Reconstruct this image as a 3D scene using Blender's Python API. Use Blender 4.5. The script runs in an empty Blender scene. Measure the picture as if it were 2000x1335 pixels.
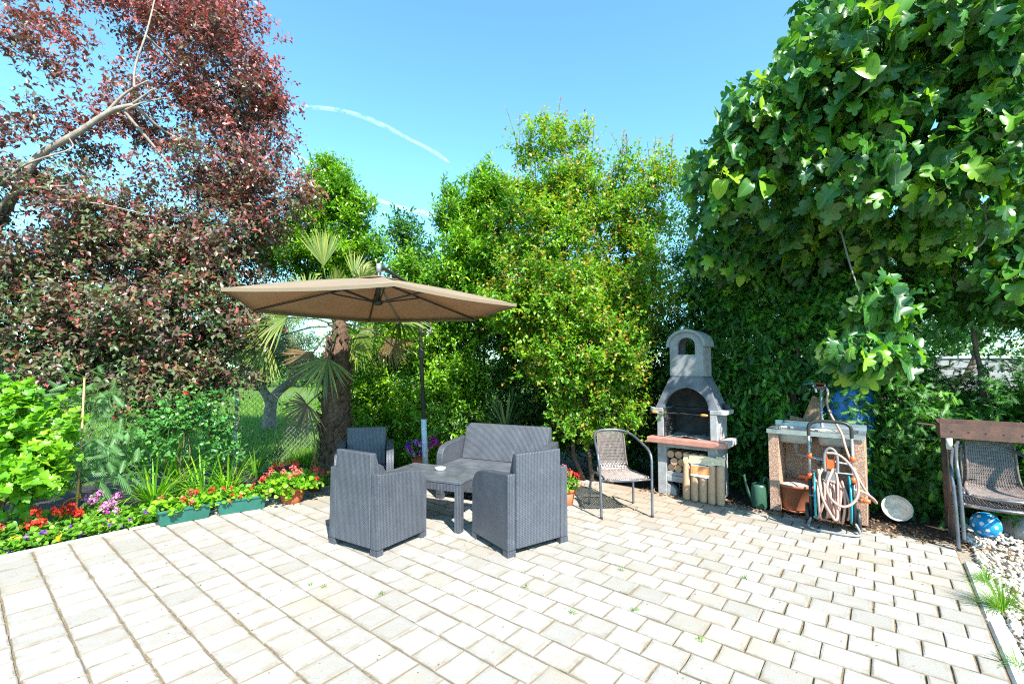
import bpy, math, random
import numpy as np
from mathutils import Vector, Matrix
R = math.radians
PI = math.pi
random.seed(7)
rng = np.random.default_rng(11)
S = bpy.context.scene
C = S.collection

# ------------------------------------------------------------------ camera, sky, sun, exposure
F, HY, EYE = 890.0, 718.0, 1.40            # focal length and horizon in photo pixels, eye height
PITCH = math.atan((HY - 667.5) / F)
cam_d = bpy.data.cameras.new('camera'); cam = bpy.data.objects.new('camera', cam_d); C.objects.link(cam)
cam_d.sensor_width = 36; cam_d.lens = F * 36 / 2000
cam.location = (0, 0, EYE); cam.rotation_euler = (R(90) + PITCH, 0, 0)
cam_d.clip_start = 0.05; cam_d.clip_end = 6000
S.camera = cam

SUN_EL, SUN_AZ = R(45), R(25)              # the sun stands behind the camera, a little to its right
sun_dir = Vector((math.sin(SUN_AZ) * math.cos(SUN_EL), -math.cos(SUN_AZ) * math.cos(SUN_EL), math.sin(SUN_EL)))
W = bpy.data.worlds.new('World'); S.world = W; W.use_nodes = True
wn, wl = W.node_tree.nodes, W.node_tree.links
wn.clear()
sky = wn.new('ShaderNodeTexSky'); sky.sky_type = 'NISHITA'; sky.sun_disc = False
sky.sun_elevation = SUN_EL; sky.sun_rotation = R(180) - SUN_AZ
sky.air_density = 1.0; sky.dust_density = 0.3; sky.ozone_density = 2.0; sky.altitude = 0
bg = wn.new('ShaderNodeBackground'); bg.inputs['Strength'].default_value = 0.15
wo = wn.new('ShaderNodeOutputWorld')
wb = wn.new('ShaderNodeMix'); wb.data_type = 'RGBA'; wb.blend_type = 'MULTIPLY'; wb.inputs[0].default_value = 1.0; wb.inputs[7].default_value = (.67, 1.05, 1.06, 1)
wl.new(sky.outputs[0], wb.inputs[6]); wl.new(wb.outputs[2], bg.inputs['Color']); wl.new(bg.outputs[0], wo.inputs['Surface'])
sd = bpy.data.lights.new('sun', 'SUN'); sd.energy = 5.0; sd.angle = R(0.5); sd.color = (1.0, 0.95, 0.86)
so = bpy.data.objects.new('sun', sd); C.objects.link(so)
so.rotation_euler = sun_dir.to_track_quat('Z', 'Y').to_euler(); so.location = sun_dir * 20
S.view_settings.view_transform = 'Standard'; S.view_settings.look = 'None'
S.view_settings.gamma = 1; S.view_settings.exposure = 1.45; S.view_settings.use_curve_mapping = False
S.cycles.max_bounces = 8; S.cycles.transparent_max_bounces = 8; S.cycles.transmission_bounces = 4
S.cycles.diffuse_bounces = 4; S.cycles.glossy_bounces = 3
S.cycles.use_denoising = False; S.cycles.filter_width = 1.1; S.cycles.sample_clamp_indirect = 4.0

COP, SIP = math.cos(PITCH), math.sin(PITCH)
def at(px, py, Y):
    """world point seen at photo pixel (px, py) at depth Y"""
    dx, dy, dz = px - 1000.0, F, -(py - 667.5)
    dy, dz = COP * dy - SIP * dz, SIP * dy + COP * dz
    t = Y / dy
    return Vector((dx * t, Y, EYE + dz * t))
def gp(px, py, z=0.0):
    dx, dy, dz = px - 1000.0, F, -(py - 667.5)
    dy, dz = COP * dy - SIP * dz, SIP * dy + COP * dz
    t = (z - EYE) / dz
    return Vector((dx * t, dy * t, z))
TH = R(141.0)                               # direction of the paving courses
EA = Vector((math.cos(TH), math.sin(TH), 0)); EU = Vector((math.sin(TH), -math.cos(TH), 0))
def au(a, u, z=0.0): return EA * a + EU * u + Vector((0, 0, z))
ALN = TH - PI                               # z rotation whose local x runs along the courses to the right

# ------------------------------------------------------------------ object helpers
def tag(o, label=None, cat=None, group=None, kind=None):
    if label: o['label'] = label
    if cat: o['category'] = cat
    if group: o['group'] = group
    if kind: o['kind'] = kind
    return o
def thing(name, label, cat, loc=(0, 0, 0), rz=0.0, group=None):
    o = bpy.data.objects.new(name, None); C.objects.link(o); o.empty_display_size = 0.1
    o.location = loc; o.rotation_euler = (0, 0, rz)
    return tag(o, label, cat, group)
def link(name, me, parent=None):
    o = bpy.data.objects.new(name, me); C.objects.link(o)
    if parent is not None: o.parent = parent
    return o
def dup_tree(root, loc, rz, label):
    def cp_(o, par):
        c = o.copy(); C.objects.link(c); c.parent = par
        for ch in list(o.children): cp_(ch, c)
        return c
    r = cp_(root, None); r.location = loc; r.rotation_euler = (0, 0, rz); r['label'] = label
    return r
def box_uv(me):
    if not len(me.polygons): return
    uv = me.uv_layers.new(name='UVMap')
    nl = len(me.loops); vi = np.empty(nl, np.int32); me.loops.foreach_get('vertex_index', vi)
    co = np.empty(len(me.vertices) * 3); me.vertices.foreach_get('co', co); co = co.reshape(-1, 3)
    nf = len(me.polygons); nn = np.empty(nf * 3); me.polygons.foreach_get('normal', nn); nn = np.abs(nn.reshape(-1, 3))
    lt = np.empty(nf, np.int32); me.polygons.foreach_get('loop_total', lt)
    ax = np.repeat(nn.argmax(1), lt); p = co[vi]
    U = np.where(ax == 0, p[:, 1], p[:, 0]); V = np.where(ax == 2, p[:, 1], p[:, 2])
    uv.data.foreach_set('uv', np.stack([U, V], 1).ravel())
class MB:
    def __init__(s, M=None): s.v, s.f, s.M = [], [], M
    def add(s, vs, fs, M=None):
        b = len(s.v); T = M if M is not None else s.M
        for q in vs:
            q = Vector(q); s.v.append(tuple(T @ q if T is not None else q))
        s.f += [tuple(b + i for i in f) for f in fs]; return s
    def box(s, c, d, rot=(0, 0, 0), bev=0.0, M=None):
        hx, hy, hz = d[0] / 2, d[1] / 2, d[2] / 2
        T = Matrix.Translation(c)
        if any(rot):
            from mathutils import Euler
            T = T @ Euler(rot).to_matrix().to_4x4()
        if M is not None: T = M @ T
        if bev <= 0:
            vs = [(x * hx, y * hy, z * hz) for x in (-1, 1) for y in (-1, 1) for z in (-1, 1)]
            fs = [(0, 1, 3, 2), (4, 6, 7, 5), (0, 4, 5, 1), (2, 3, 7, 6), (0, 2, 6, 4), (1, 5, 7, 3)]
        else:
            b = min(bev, hx * .45, hy * .45, hz * .45)
            vs, ids = [], {}
            for x in (-1, 1):
                for y in (-1, 1):
                    for z in (-1, 1):
                        for k, (ax, ay, az) in enumerate(((0, b, b), (b, 0, b), (b, b, 0))):
                            ids[(x, y, z, k)] = len(vs); vs.append((x * (hx - ax), y * (hy - ay), z * (hz - az)))
            fs = []
            for k in range(3):
                o = [i for i in range(3) if i != k]
                for sg in (-1, 1):
                    q = []
                    for (p, r) in ((-1, -1), (1, -1), (1, 1), (-1, 1)):
                        t = [0, 0, 0]; t[k] = sg; t[o[0]] = p; t[o[1]] = r; q.append(ids[(*t, k)])
                    # verts listed with normal sign fixed below
                    fs.append(q if (sg > 0) == (k != 1) else q[::-1])
            for k in range(3):
                o = [i for i in range(3) if i != k]
                for p in (-1, 1):
                    for r in (-1, 1):
                        t1 = [0, 0, 0]; t1[o[0]] = p; t1[o[1]] = r
                        ta, tb = list(t1), list(t1); ta[k] = -1; tb[k] = 1
                        q = [ids[(*ta, o[0])], ids[(*tb, o[0])], ids[(*tb, o[1])], ids[(*ta, o[1])]]
                        fs.append(q)
            for x in (-1, 1):
                for y in (-1, 1):
                    for z in (-1, 1):
                        fs.append([ids[(x, y, z, k)] for k in range(3)])
            # orient outward
            out = []
            for q in fs:
                a, b_, c_ = (Vector(vs[i]) for i in q[:3])
                n = (b_ - a).cross(c_ - a); m = sum((Vector(vs[i]) for i in q), Vector()) / len(q)
                out.append(tuple(q) if n.dot(m) > 0 else tuple(q[::-1]))
            fs = out
        return s.add(vs, fs, (s.M @ T) if s.M is not None else T)
    def tube(s, pts, r, n=8, cap=True, closed=False, flat=1.0):
        pts = [Vector(p) for p in pts]; m = len(pts)
        rs = r if hasattr(r, '__len__') else [r] * m
        vs = []; up = None
        for i, p in enumerate(pts):
            if closed: t = pts[(i + 1) % m] - pts[i - 1]
            else: t = pts[min(i + 1, m - 1)] - pts[max(i - 1, 0)]
            if t.length < 1e-9: t = Vector((0, 0, 1))
            t.normalize()
            if up is None:
                up = t.cross(Vector((0, 0, 1)));
                if up.length < .05: up = t.cross(Vector((1, 0, 0)))
            up = up - t * up.dot(t)
            up.normalize(); w = t.cross(up)
            for k in range(n):
                a = 2 * PI * k / n
                vs.append(p + (up * math.cos(a) + w * math.sin(a) * flat) * rs[i])
        fs = []
        for i in range(m if closed else m - 1):
            j = (i + 1) % m
            for k in range(n):
                l = (k + 1) % n
                fs.append((i * n + k, i * n + l, j * n + l, j * n + k))
        if cap and not closed:
            fs.append(tuple(range(n))[::-1]); fs.append(tuple((m - 1) * n + k for k in range(n)))
        return s.add(vs, fs)
    def lathe(s, prof, n=24, c=(0, 0, 0), M=None, cap=False):
        vs = [(c[0] + r * math.cos(2 * PI * k / n), c[1] + r * math.sin(2 * PI * k / n), c[2] + z) for r, z in prof for k in range(n)]
        fs = []
        for i in range(len(prof) - 1):
            for k in range(n):
                l = (k + 1) % n
                fs.append((i * n + k, i * n + l, (i + 1) * n + l, (i + 1) * n + k))
        if cap: fs.append(tuple(range(n))[::-1]); fs.append(tuple((len(prof) - 1) * n + k for k in range(n)))
        return s.add(vs, fs, (s.M @ M) if (M is not None and s.M is not None) else (M if M is not None else s.M))
    def prism(s, poly, d0, d1, axis='y'):
        """poly in (x,z) extruded along y, or in (y,z) extruded along x"""
        n = len(poly)
        ar = sum(poly[i][0] * poly[(i + 1) % n][1] - poly[(i + 1) % n][0] * poly[i][1] for i in range(n))
        if ar < 0: poly = poly[::-1]
        g = (lambda p, d: (p[0], d, p[1])) if axis == 'y' else ((lambda p, d: (d, p[0], p[1])) if axis == 'x' else (lambda p, d: (p[0], p[1], d)))
        vs = [g(p, d0) for p in poly] + [g(p, d1) for p in poly]
        fs = [tuple(range(n)), tuple(range(n, 2 * n))[::-1]] + [(i, n + i, n + (i + 1) % n, (i + 1) % n) for i in range(n)]
        if axis in 'xz': fs = [f[::-1] for f in fs]
        return s.add(vs, fs)
    def ring(s, outer, inner, d0, d1):
        """wall with an opening: outer and inner outlines (x,z), same count, open ended, extruded along y"""
        n = len(outer)
        vs = [(p[0], d0, p[1]) for p in outer] + [(p[0], d0, p[1]) for p in inner] + [(p[0], d1, p[1]) for p in outer] + [(p[0], d1, p[1]) for p in inner]
        fs = []
        for i in range(n - 1):
            j = i + 1
            fs += [(i, j, n + j, n + i)[::-1], (2 * n + i, 2 * n + j, 3 * n + j, 3 * n + i), (i, 2 * n + i, 2 * n + j, j)[::-1], (n + i, n + j, 3 * n + j, 3 * n + i)[::-1]]
        fs += [(0, n, 3 * n, 2 * n), (n - 1, 2 * n - 1, 4 * n - 1, 3 * n - 1)[::-1]]
        return s.add(vs, fs)
    def build(s, name, mat, parent=None, smooth=False, uv=True, kind=None, bevel=0):
        me = bpy.data.meshes.new(name); me.from_pydata(s.v, [], s.f)
        if mat is not None: me.materials.append(mat)
        if uv: box_uv(me)
        if smooth: me.polygons.foreach_set('use_smooth', [True] * len(me.polygons))
        me.update()
        o = link(name, me, parent)
        if bevel:
            m = o.modifiers.new('bevel', 'BEVEL'); m.width = bevel; m.segments = 2; m.limit_method = 'ANGLE'; m.angle_limit = R(35)
        if kind: o['kind'] = kind
        return o
def np_mesh(name, V, T, mat, parent=None, attrs=None, kind=None, uv=None, smooth=False, as_mesh=False):
    me = bpy.data.meshes.new(name)
    V = np.ascontiguousarray(V, np.float32); T = np.ascontiguousarray(T, np.int32)
    me.vertices.add(len(V)); me.vertices.foreach_set('co', V.ravel())
    k = T.shape[1]
    me.loops.add(T.size); me.loops.foreach_set('vertex_index', T.ravel())
    me.polygons.add(len(T)); me.polygons.foreach_set('loop_start', np.arange(0, T.size, k, dtype=np.int32))
    me.polygons.foreach_set('loop_total', np.full(len(T), k, np.int32))
    if smooth: me.polygons.foreach_set('use_smooth', np.ones(len(T), bool))
    for nm, arr in (attrs or {}).items():
        a = me.attributes.new(nm, 'FLOAT', 'POINT'); a.data.foreach_set('value', np.ascontiguousarray(arr, np.float32))
    if uv is not None:
        l = me.uv_layers.new(name='UVMap'); l.data.foreach_set('uv', np.ascontiguousarray(uv[T.ravel()], np.float32).ravel())
    me.materials.append(mat); me.update(calc_edges=True); me.validate()
    if as_mesh: return me
    o = link(name, me, parent)
    if kind: o['kind'] = kind
    return o

# ------------------------------------------------------------------ materials
class NT:
    def __init__(s, name):
        s.m = bpy.data.materials.new(name); s.m.use_nodes = True; s.t = s.m.node_tree; s.t.nodes.clear()
        s.out = s.n('OutputMaterial')
    def n(s, t, **k):
        x = s.t.nodes.new('ShaderNode' + t)
        for a, b in k.items(): setattr(x, a, b)
        return x
    def l(s, a, b): s.t.links.new(a, b)
    def math(s, op, a, b=None, c=None):
        x = s.n('Math', operation=op)
        for i, v in enumerate((a, b, c)):
            if v is None: continue
            if isinstance(v, (int, float)): x.inputs[i].default_value = v
            else: s.l(v, x.inputs[i])
        return x.outputs[0]
    def ramp(s, fac, stops, interp='LINEAR'):
        x = s.n('ValToRGB'); x.color_ramp.interpolation = interp
        e = x.color_ramp.elements
        while len(e) > 1: e.remove(e[-1])
        e[0].position = stops[0][0]; e[0].color = (*stops[0][1], 1)
        for p, c in stops[1:]:
            q = e.new(p); q.color = (*c, 1)
        s.l(fac, x.inputs[0]); return x.outputs[0]
    def noise(s, scale, detail=4, rough=.6, coord=None, dist=0):
        x = s.n('TexNoise'); x.inputs['Scale'].default_value = scale; x.inputs['Detail'].default_value = detail
        x.inputs['Roughness'].default_value = rough; x.inputs['Distortion'].default_value = dist
        s.l(coord if coord is not None else s.obj(), x.inputs['Vector']); return x.outputs['Fac']
    def obj(s):
        if not hasattr(s, '_tc'): s._tc = s.n('TexCoord')
        return s._tc.outputs['Object']
    def uv(s): s.obj(); return s._tc.outputs['UV']
    def gen(s): s.obj(); return s._tc.outputs['Generated']
    def pos(s): return s.n('NewGeometry').outputs['Position']
    def mix(s, fac, a, b, mode='MIX'):
        x = s.n('Mix', data_type='RGBA', blend_type=mode)
        for i, v in ((0, fac), (6, a), (7, b)):
            if isinstance(v, (int, float)): x.inputs[i].default_value = v
            elif isinstance(v, tuple): x.inputs[i].default_value = (*v, 1)
            else: s.l(v, x.inputs[i])
        return x.outputs[2]
    def bump(s, h, dist, strength=1.0):
        x = s.n('Bump'); x.inputs['Distance'].default_value = dist; x.inputs['Strength'].default_value = strength
        s.l(h, x.inputs['Height']); return x.outputs[0]
    def pbr(s, col, rough=.6, metal=0.0, spec=.5, normal=None, trans=0.0, alpha=None):
        b = s.n('BsdfPrincipled')
        for k, v in (('Base Color', col), ('Roughness', rough), ('Metallic', metal), ('Specular IOR Level', spec), ('Transmission Weight', trans)):
            if isinstance(v, tuple): b.inputs[k].default_value = (*v, 1)
            elif isinstance(v, (int, float)): b.inputs[k].default_value = v
            else: s.l(v, b.inputs[k])
        if normal is not None: s.l(normal, b.inputs['Normal'])
        if alpha is not None: s.l(alpha, b.inputs['Alpha'])
        return b.outputs[0]
    def done(s, sh): s.l(sh, s.out.inputs['Surface']); return s.m

def mk(name, c1, c2=None, rough=.6, scale=8, detail=5, bump=0.0, bscale=None, metal=0, spec=.5, lo=.35, hi=.65, coord='obj', rvar=.1):
    t = NT(name); c2 = c2 or tuple(x * .75 for x in c1)
    cd = {'obj': t.obj, 'uv': t.uv, 'pos': t.pos}[coord]()
    n = t.noise(scale, detail, .65, cd)
    col = t.ramp(n, [(lo, c1), (hi, c2)])
    rr = t.math('MULTIPLY_ADD', n, rvar * 2, rough - rvar)
    nm = t.bump(t.noise(bscale or scale * 4, 5, .7, cd), bump) if bump else None
    return t.done(t.pbr(col, rr, metal, spec, nm))

def leafmat(name, stops, rough=.4, trans=.35, tipcol=None, veins=False, spec=.5, tcol=None):
    """leaf: per-leaf tint through a ramp, optional young colour by the leaf's own age"""
    t = NT(name)
    a = t.n('Attribute', attribute_name='tint').outputs['Fac']
    oi = t.n('ObjectInfo').outputs['Random']
    if veins: a = t.math('FRACT', t.math('ADD', a, oi))
    col = t.ramp(a, stops)
    if tipcol is not None:
        y = t.n('Attribute', attribute_name='young').outputs['Fac']
        yc = t.ramp(y, [(0.0, (0, 0, 0)), (.5, (.35, .35, .35)), (.9, (1, 1, 1))])
        col = t.mix(yc, col, tipcol)
    nrm = None
    if veins:
        sx = t.n('SeparateXYZ'); t.l(t.uv(), sx.inputs[0])
        ay = t.math('ABSOLUTE', sx.outputs[1])
        m1 = t.math('LESS_THAN', ay, .011)
        ph = t.math('FRACT', t.math('MULTIPLY', t.math('SUBTRACT', sx.outputs[0], t.math('MULTIPLY', ay, .8)), 6.0))
        m2 = t.math('LESS_THAN', ph, .06)
        v = t.math('MAXIMUM', m1, t.math('MULTIPLY', m2, .55))
        col = t.mix(t.math('MULTIPLY', v, .5), col, (.25, .36, .10))
        nrm = t.bump(t.math('SUBTRACT', 1.0, v), .002, .6)
    geo = t.n('NewGeometry')
    col2 = t.mix(t.math('MULTIPLY', geo.outputs['Backfacing'], .35), col, (.2, .3, .12)) if veins else col
    p = t.pbr(col2, rough, 0, spec, nrm)
    tr = t.n('BsdfTranslucent')
    tm = t.mix(1.0, col, tcol if tcol else (1.6, 1.7, .6), 'MULTIPLY')
    t.l(tm, tr.inputs[0])
    mx = t.n('MixShader'); mx.inputs[0].default_value = trans
    t.l(p, mx.inputs[1]); t.l(tr.outputs[0], mx.inputs[2])
    return t.done(mx.outputs[0])

M = {}
# woven plastic rattan: staggered raised strands
def rattan(name, c1, c2, s=.0145):
    t = NT(name); sx = t.n('SeparateXYZ'); t.l(t.uv(), sx.inputs[0])
    u = t.math('DIVIDE', sx.outputs[0], s); v = t.math('DIVIDE', sx.outputs[1], s * 1.25)
    fu = t.math('FLOOR', u)
    vv = t.math('MULTIPLY_ADD', fu, .5, v)
    h = t.math('MULTIPLY', t.math('ABSOLUTE', t.math('SINE', t.math('MULTIPLY', u, PI))), t.math('POWER', t.math('ABSOLUTE', t.math('SINE', t.math('MULTIPLY', vv, PI))), .6))
    h = t.math('POWER', h, .55)
    n = t.noise(5, 6, .7); n2 = t.noise(60, 3, .7)
    g = t.math('MULTIPLY_ADD', n2, .35, t.math('MULTIPLY', n, .7))
    col = t.ramp(g, [(.38, c1), (.66, c2)])
    col = t.mix(t.math('MULTIPLY', t.ramp(t.noise(14, 6, .8), [(.56, (0, 0, 0)), (.72, (1, 1, 1))]), .35), col, (.20, .21, .23))
    col = t.mix(t.ramp(h, [(0.25, (.8, .8, .8)), (.7, (0, 0, 0))]), col, tuple(x * .45 for x in c1))  # shade in the weave gaps, put into the colour as well as the bump
    return t.done(t.pbr(col, t.math('MULTIPLY_ADD', g, .3, .28), 0, .5, t.bump(h, .0035, .9)))
M['rattan'] = rattan('grey_rattan', (.056, .063, .080), (.090, .100, .122))
M['rattan_top'] = mk('table_plastic', (.060, .068, .085), (.11, .12, .135), rough=.4, scale=7, bump=.0006, bscale=90)
# pavers
t = NT('paver_concrete')
oi = t.n('ObjectInfo').outputs['Random']; at_ = t.n('Attribute', attribute_name='tint').outputs['Fac']
rnd = t.math('FRACT', t.math('ADD', oi, at_))
P_ = t.pos()
fine = t.noise(130, 4, .8, P_); mid = t.noise(9, 5, .65, P_); big = t.noise(1.3, 4, .6, P_)
base = t.ramp(rnd, [(0, (.275, .262, .238)), (.5, (.335, .322, .30)), (1, (.385, .374, .358))])
base = t.mix(t.ramp(fine, [(.36, (.6, .6, .6)), (.5, (0, 0, 0))]), base, (.19, .18, .16))
base = t.mix(t.ramp(mid, [(.46, (0, 0, 0)), (.70, (.6, .6, .6))]), base, (.27, .235, .185))
base = t.mix(t.ramp(big, [(.52, (0, 0, 0)), (.68, (.45, .45, .45))]), base, (.34, .27, .18))
# rusty brown spill in front of the barbecue
vd = t.n('VectorMath', operation='DISTANCE'); t.l(P_, vd.inputs[0]); vd.inputs[1].default_value = (1.55, 5.0, 0)
sm = t.math('SUBTRACT', 1.0, t.math('DIVIDE', t.math('MULTIPLY_ADD', mid, .9, vd.outputs['Value']), 1.7))
base = t.mix(t.ramp(sm, [(0.0, (0, 0, 0)), (.5, (.5, .5, .5))]), base, (.34, .22, .13))
# dirt worn into the rim of every paver
rim = t.n('Attribute', attribute_name='rim').outputs['Fac']
dirt = t.math('MULTIPLY', rim, t.math('MULTIPLY_ADD', t.noise(9, 5, .7, P_), 3.0, -1.1))
dirt = t.math('MINIMUM', t.math('MAXIMUM', dirt, t.math('MULTIPLY', t.math('SUBTRACT', rim, 1.15), 1.4)), .92)
dirt = t.math('MAXIMUM', dirt, 0.0)
base = t.mix(dirt, base, (.185, .16, .12))
chip = t.ramp(t.noise(38, 3, .6, P_), [(.66, (0, 0, 0)), (.72, (.6, .6, .6))]); base = t.mix(chip, base, (.21, .19, .16))
M['paver'] = t.done(t.pbr(base, .85, 0, .3, t.bump(fine, .0016, .9)))
t = NT('joint_sand')
P_ = t.pos(); n = t.noise(5, 5, .7, P_); n2 = t.noise(60, 3, .6, P_)
col = t.ramp(n2, [(.3, (.10, .075, .045)), (.7, (.26, .19, .12))])
col = t.mix(t.ramp(n, [(.55, (0, 0, 0)), (.7, (.7, .7, .7))]), col, (.07, .11, .02))
M['sand'] = t.done(t.pbr(col, .95, 0, .2, t.bump(n2, .004)))
M['kerb'] = mk('kerb_concrete', (.50, .48, .45), (.36, .34, .31), rough=.85, scale=14, bump=.0015, bscale=120, coord='pos')
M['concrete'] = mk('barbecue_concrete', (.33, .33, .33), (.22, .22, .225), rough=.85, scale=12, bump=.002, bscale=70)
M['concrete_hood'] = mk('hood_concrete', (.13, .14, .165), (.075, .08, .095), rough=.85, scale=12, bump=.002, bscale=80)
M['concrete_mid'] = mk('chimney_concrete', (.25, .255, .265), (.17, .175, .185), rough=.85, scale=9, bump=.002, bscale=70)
M['soot'] = mk('soot', (.02, .02, .02), (.07, .068, .065), rough=.95, scale=6, bump=.002, lo=.4, hi=.8)
M['ash'] = mk('ash', (.28, .27, .26), (.12, .12, .12), rough=.95, scale=30, bump=.004)
M['slab'] = mk('terracotta_slab', (.46, .20, .15), (.36, .155, .12), rough=.8, scale=14, bump=.001, bscale=90)
M['slabw'] = mk('pale_slab', (.52, .49, .46), (.4, .37, .34), rough=.8, scale=14, bump=.001, bscale=90)
# pebble dash
t = NT('pebble_dash'); vo = t.n('TexVoronoi'); vo.inputs['Scale'].default_value = 170; t.l(t.obj(), vo.inputs['Vector'])
sc = t.n('SeparateColor'); t.l(vo.outputs['Color'], sc.inputs[0])
col = t.ramp(sc.outputs[0], [(0, (.27, .13, .075)), (.35, (.40, .22, .14)), (.7, (.50, .32, .23)), (1, (.55, .44, .36))])
col = t.mix(t.ramp(t.noise(4, 4), [(.4, (0, 0, 0)), (.75, (.4, .4, .4))]), col, (.25, .15, .1))
M['pebble'] = t.done(t.pbr(col, .8, 0, .3, t.bump(t.math('SUBTRACT', 1.0, vo.outputs['Distance']), .004)))
M['steel'] = mk('brushed_steel', (.55, .56, .58), (.38, .39, .41), rough=.32, scale=9, bump=.0004, metal=.85)
M['steel_dull'] = mk('dull_steel', (.42, .41, .39), (.30, .28, .25), rough=.5, scale=6, metal=.5)
M['chair_tube'] = mk('blue_grey_tube', (.16, .18, .21), (.10, .11, .13), rough=.35, scale=12, metal=.5)
M['dark_metal'] = mk('dark_bronze_metal', (.055, .053, .055), (.035, .034, .036), rough=.42, scale=12, metal=.3)
M['galv'] = mk('galvanised', (.40, .42, .44), (.26, .27, .28), rough=.45, scale=20, metal=.6)
M['rust'] = mk('rusty_iron', (.17, .085, .06), (.085, .055, .048), rough=.8, scale=11, bump=.0015, bscale=60, metal=.15)
M['black'] = mk('black_plastic', (.02, .02, .022), (.03, .03, .03), rough=.45)
M['grey_plastic'] = mk('grey_plastic', (.22, .22, .22), (.17, .17, .17), rough=.5)
M['orange'] = mk('orange_plastic', (.80, .13, .03), (.7, .1, .02), rough=.4)
M['teal'] = mk('teal_plastic', (.01, .33, .44), (.01, .26, .36), rough=.4)
M['hose'] = mk('beige_hose', (.50, .31, .25), (.40, .24, .19), rough=.5, scale=20)
M['white'] = mk('white_paint', (.75, .75, .75), (.6, .6, .6), rough=.5)
M['bluewhite'] = mk('pale_blue_sleeve', (.45, .55, .68), (.62, .66, .72), rough=.5, scale=5)
M['green_box'] = mk('green_planter_plastic', (.018, .125, .095), (.015, .10, .075), rough=.5, scale=10)
M['terra'] = mk('terracotta_pot', (.52, .125, .045), (.38, .09, .035), rough=.7, scale=10, bump=.0008)
M['terra2'] = mk('brown_plastic_tub', (.36, .13, .065), (.30, .10, .05), rough=.45, scale=10)
M['soil'] = mk('soil', (.055, .033, .02), (.022, .014, .009), rough=.95, scale=14, bump=.02, bscale=30, coord='pos')
M['blue_tarp'] = mk('blue_plastic', (.015, .12, .42), (.02, .17, .5), rough=.35, scale=3)
M['red'] = mk('red_paint', (.60, .02, .02), rough=.4); M['blue'] = mk('blue_paint', (.02, .09, .50), rough=.4)
M['can'] = mk('dark_green_can', (.035, .10, .06), (.03, .08, .05), rough=.4, scale=8)
M['white_old'] = mk('dirty_white_plastic', (.60, .60, .57), (.36, .34, .29), rough=.6, scale=9)
def woodmat(name, c1, c2, sc=(1.5, 14, 14)):
    t = NT(name); mp = t.n('Mapping'); mp.inputs['Scale'].default_value = sc; t.l(t.obj(), mp.inputs[0])
    n = t.noise(3, 6, .7, mp.outputs[0], 1.5)
    return t.done(t.pbr(t.ramp(n, [(.3, c1), (.7, c2)]), .75, 0, .3, t.bump(n, .003)))
M['plank'] = woodmat('weathered_plank', (.10, .06, .035), (.30, .19, .12), (14, 14, 1.5))
M['lightwood'] = woodmat('pale_timber', (.45, .36, .26), (.6, .5, .38))
M['brq'] = mk('pressed_sawdust', (.50, .31, .19), (.38, .23, .135), rough=.85, scale=50, bump=.001, bscale=150)
M['brq_side'] = mk('pressed_sawdust_side', (.22, .13, .07), (.33, .2, .11), rough=.85, scale=30, bump=.001)
M['handle'] = mk('varnished_wood', (.60, .28, .08), (.45, .2, .06), rough=.35, scale=15)
M['bamboo'] = woodmat('bamboo', (.36, .22, .09), (.52, .36, .16), (12, 12, 1.2))
M['yellow'] = mk('yellow_cord', (.75, .55, .02), rough=.5)
M['bark'] = mk('brown_bark', (.12, .085, .06), (.06, .045, .035), rough=.9, scale=20, bump=.006, bscale=40)
M['bark_pale'] = mk('pale_grey_bark', (.33, .27, .23), (.19, .15, .13), rough=.85, scale=14, bump=.004, bscale=50)
M['bark_fig'] = mk('fig_bark', (.22, .19, .16), (.13, .11, .09), rough=.9, scale=10, bump=.003)
M['twig'] = mk('green_brown_twig', (.11, .09, .035), (.08, .06, .03), rough=.8)
M['fibre'] = mk('palm_fibre', (.16, .09, .055), (.05, .032, .022), rough=.95, scale=25, bump=.01, bscale=45)
M['glass'] = mk('pale_glass', (.55, .6, .6), (.45, .5, .5), rough=.1)
t = NT('plastic_wrap'); M['wrap'] = t.done(t.pbr((.62, .47, .28), .25, 0, .6, t.bump(t.noise(40, 5, .7), .006)))
# canopy cloth
t = NT('taupe_canvas'); n = t.noise(3, 4); f = t.noise(400, 2)
col = t.ramp(n, [(.35, (.37, .30, .215)), (.7, (.33, .265, .19))])
p = t.pbr(col, .85, 0, .2, t.bump(f, .0006)); tr = t.n('BsdfTranslucent'); t.l(t.mix(1.0, col, (1.25, .95, .75), 'MULTIPLY'), tr.inputs[0])
mx = t.n('MixShader'); mx.inputs[0].default_value = .42; t.l(p, mx.inputs[1]); t.l(tr.outputs[0], mx.inputs[2]); M['canvas'] = t.done(mx.outputs[0])
# polka dot ball
t = NT('polka_dot_ball'); vo = t.n('TexVoronoi'); vo.inputs['Scale'].default_value = 3.2; vo.inputs['Randomness'].default_value = .35
t.l(t.gen(), vo.inputs['Vector'])
M['ball'] = t.done(t.pbr(t.ramp(vo.outputs['Distance'], [(.27, (.8, .8, .8)), (.29, (.01, .28, .62))]), .25))
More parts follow.
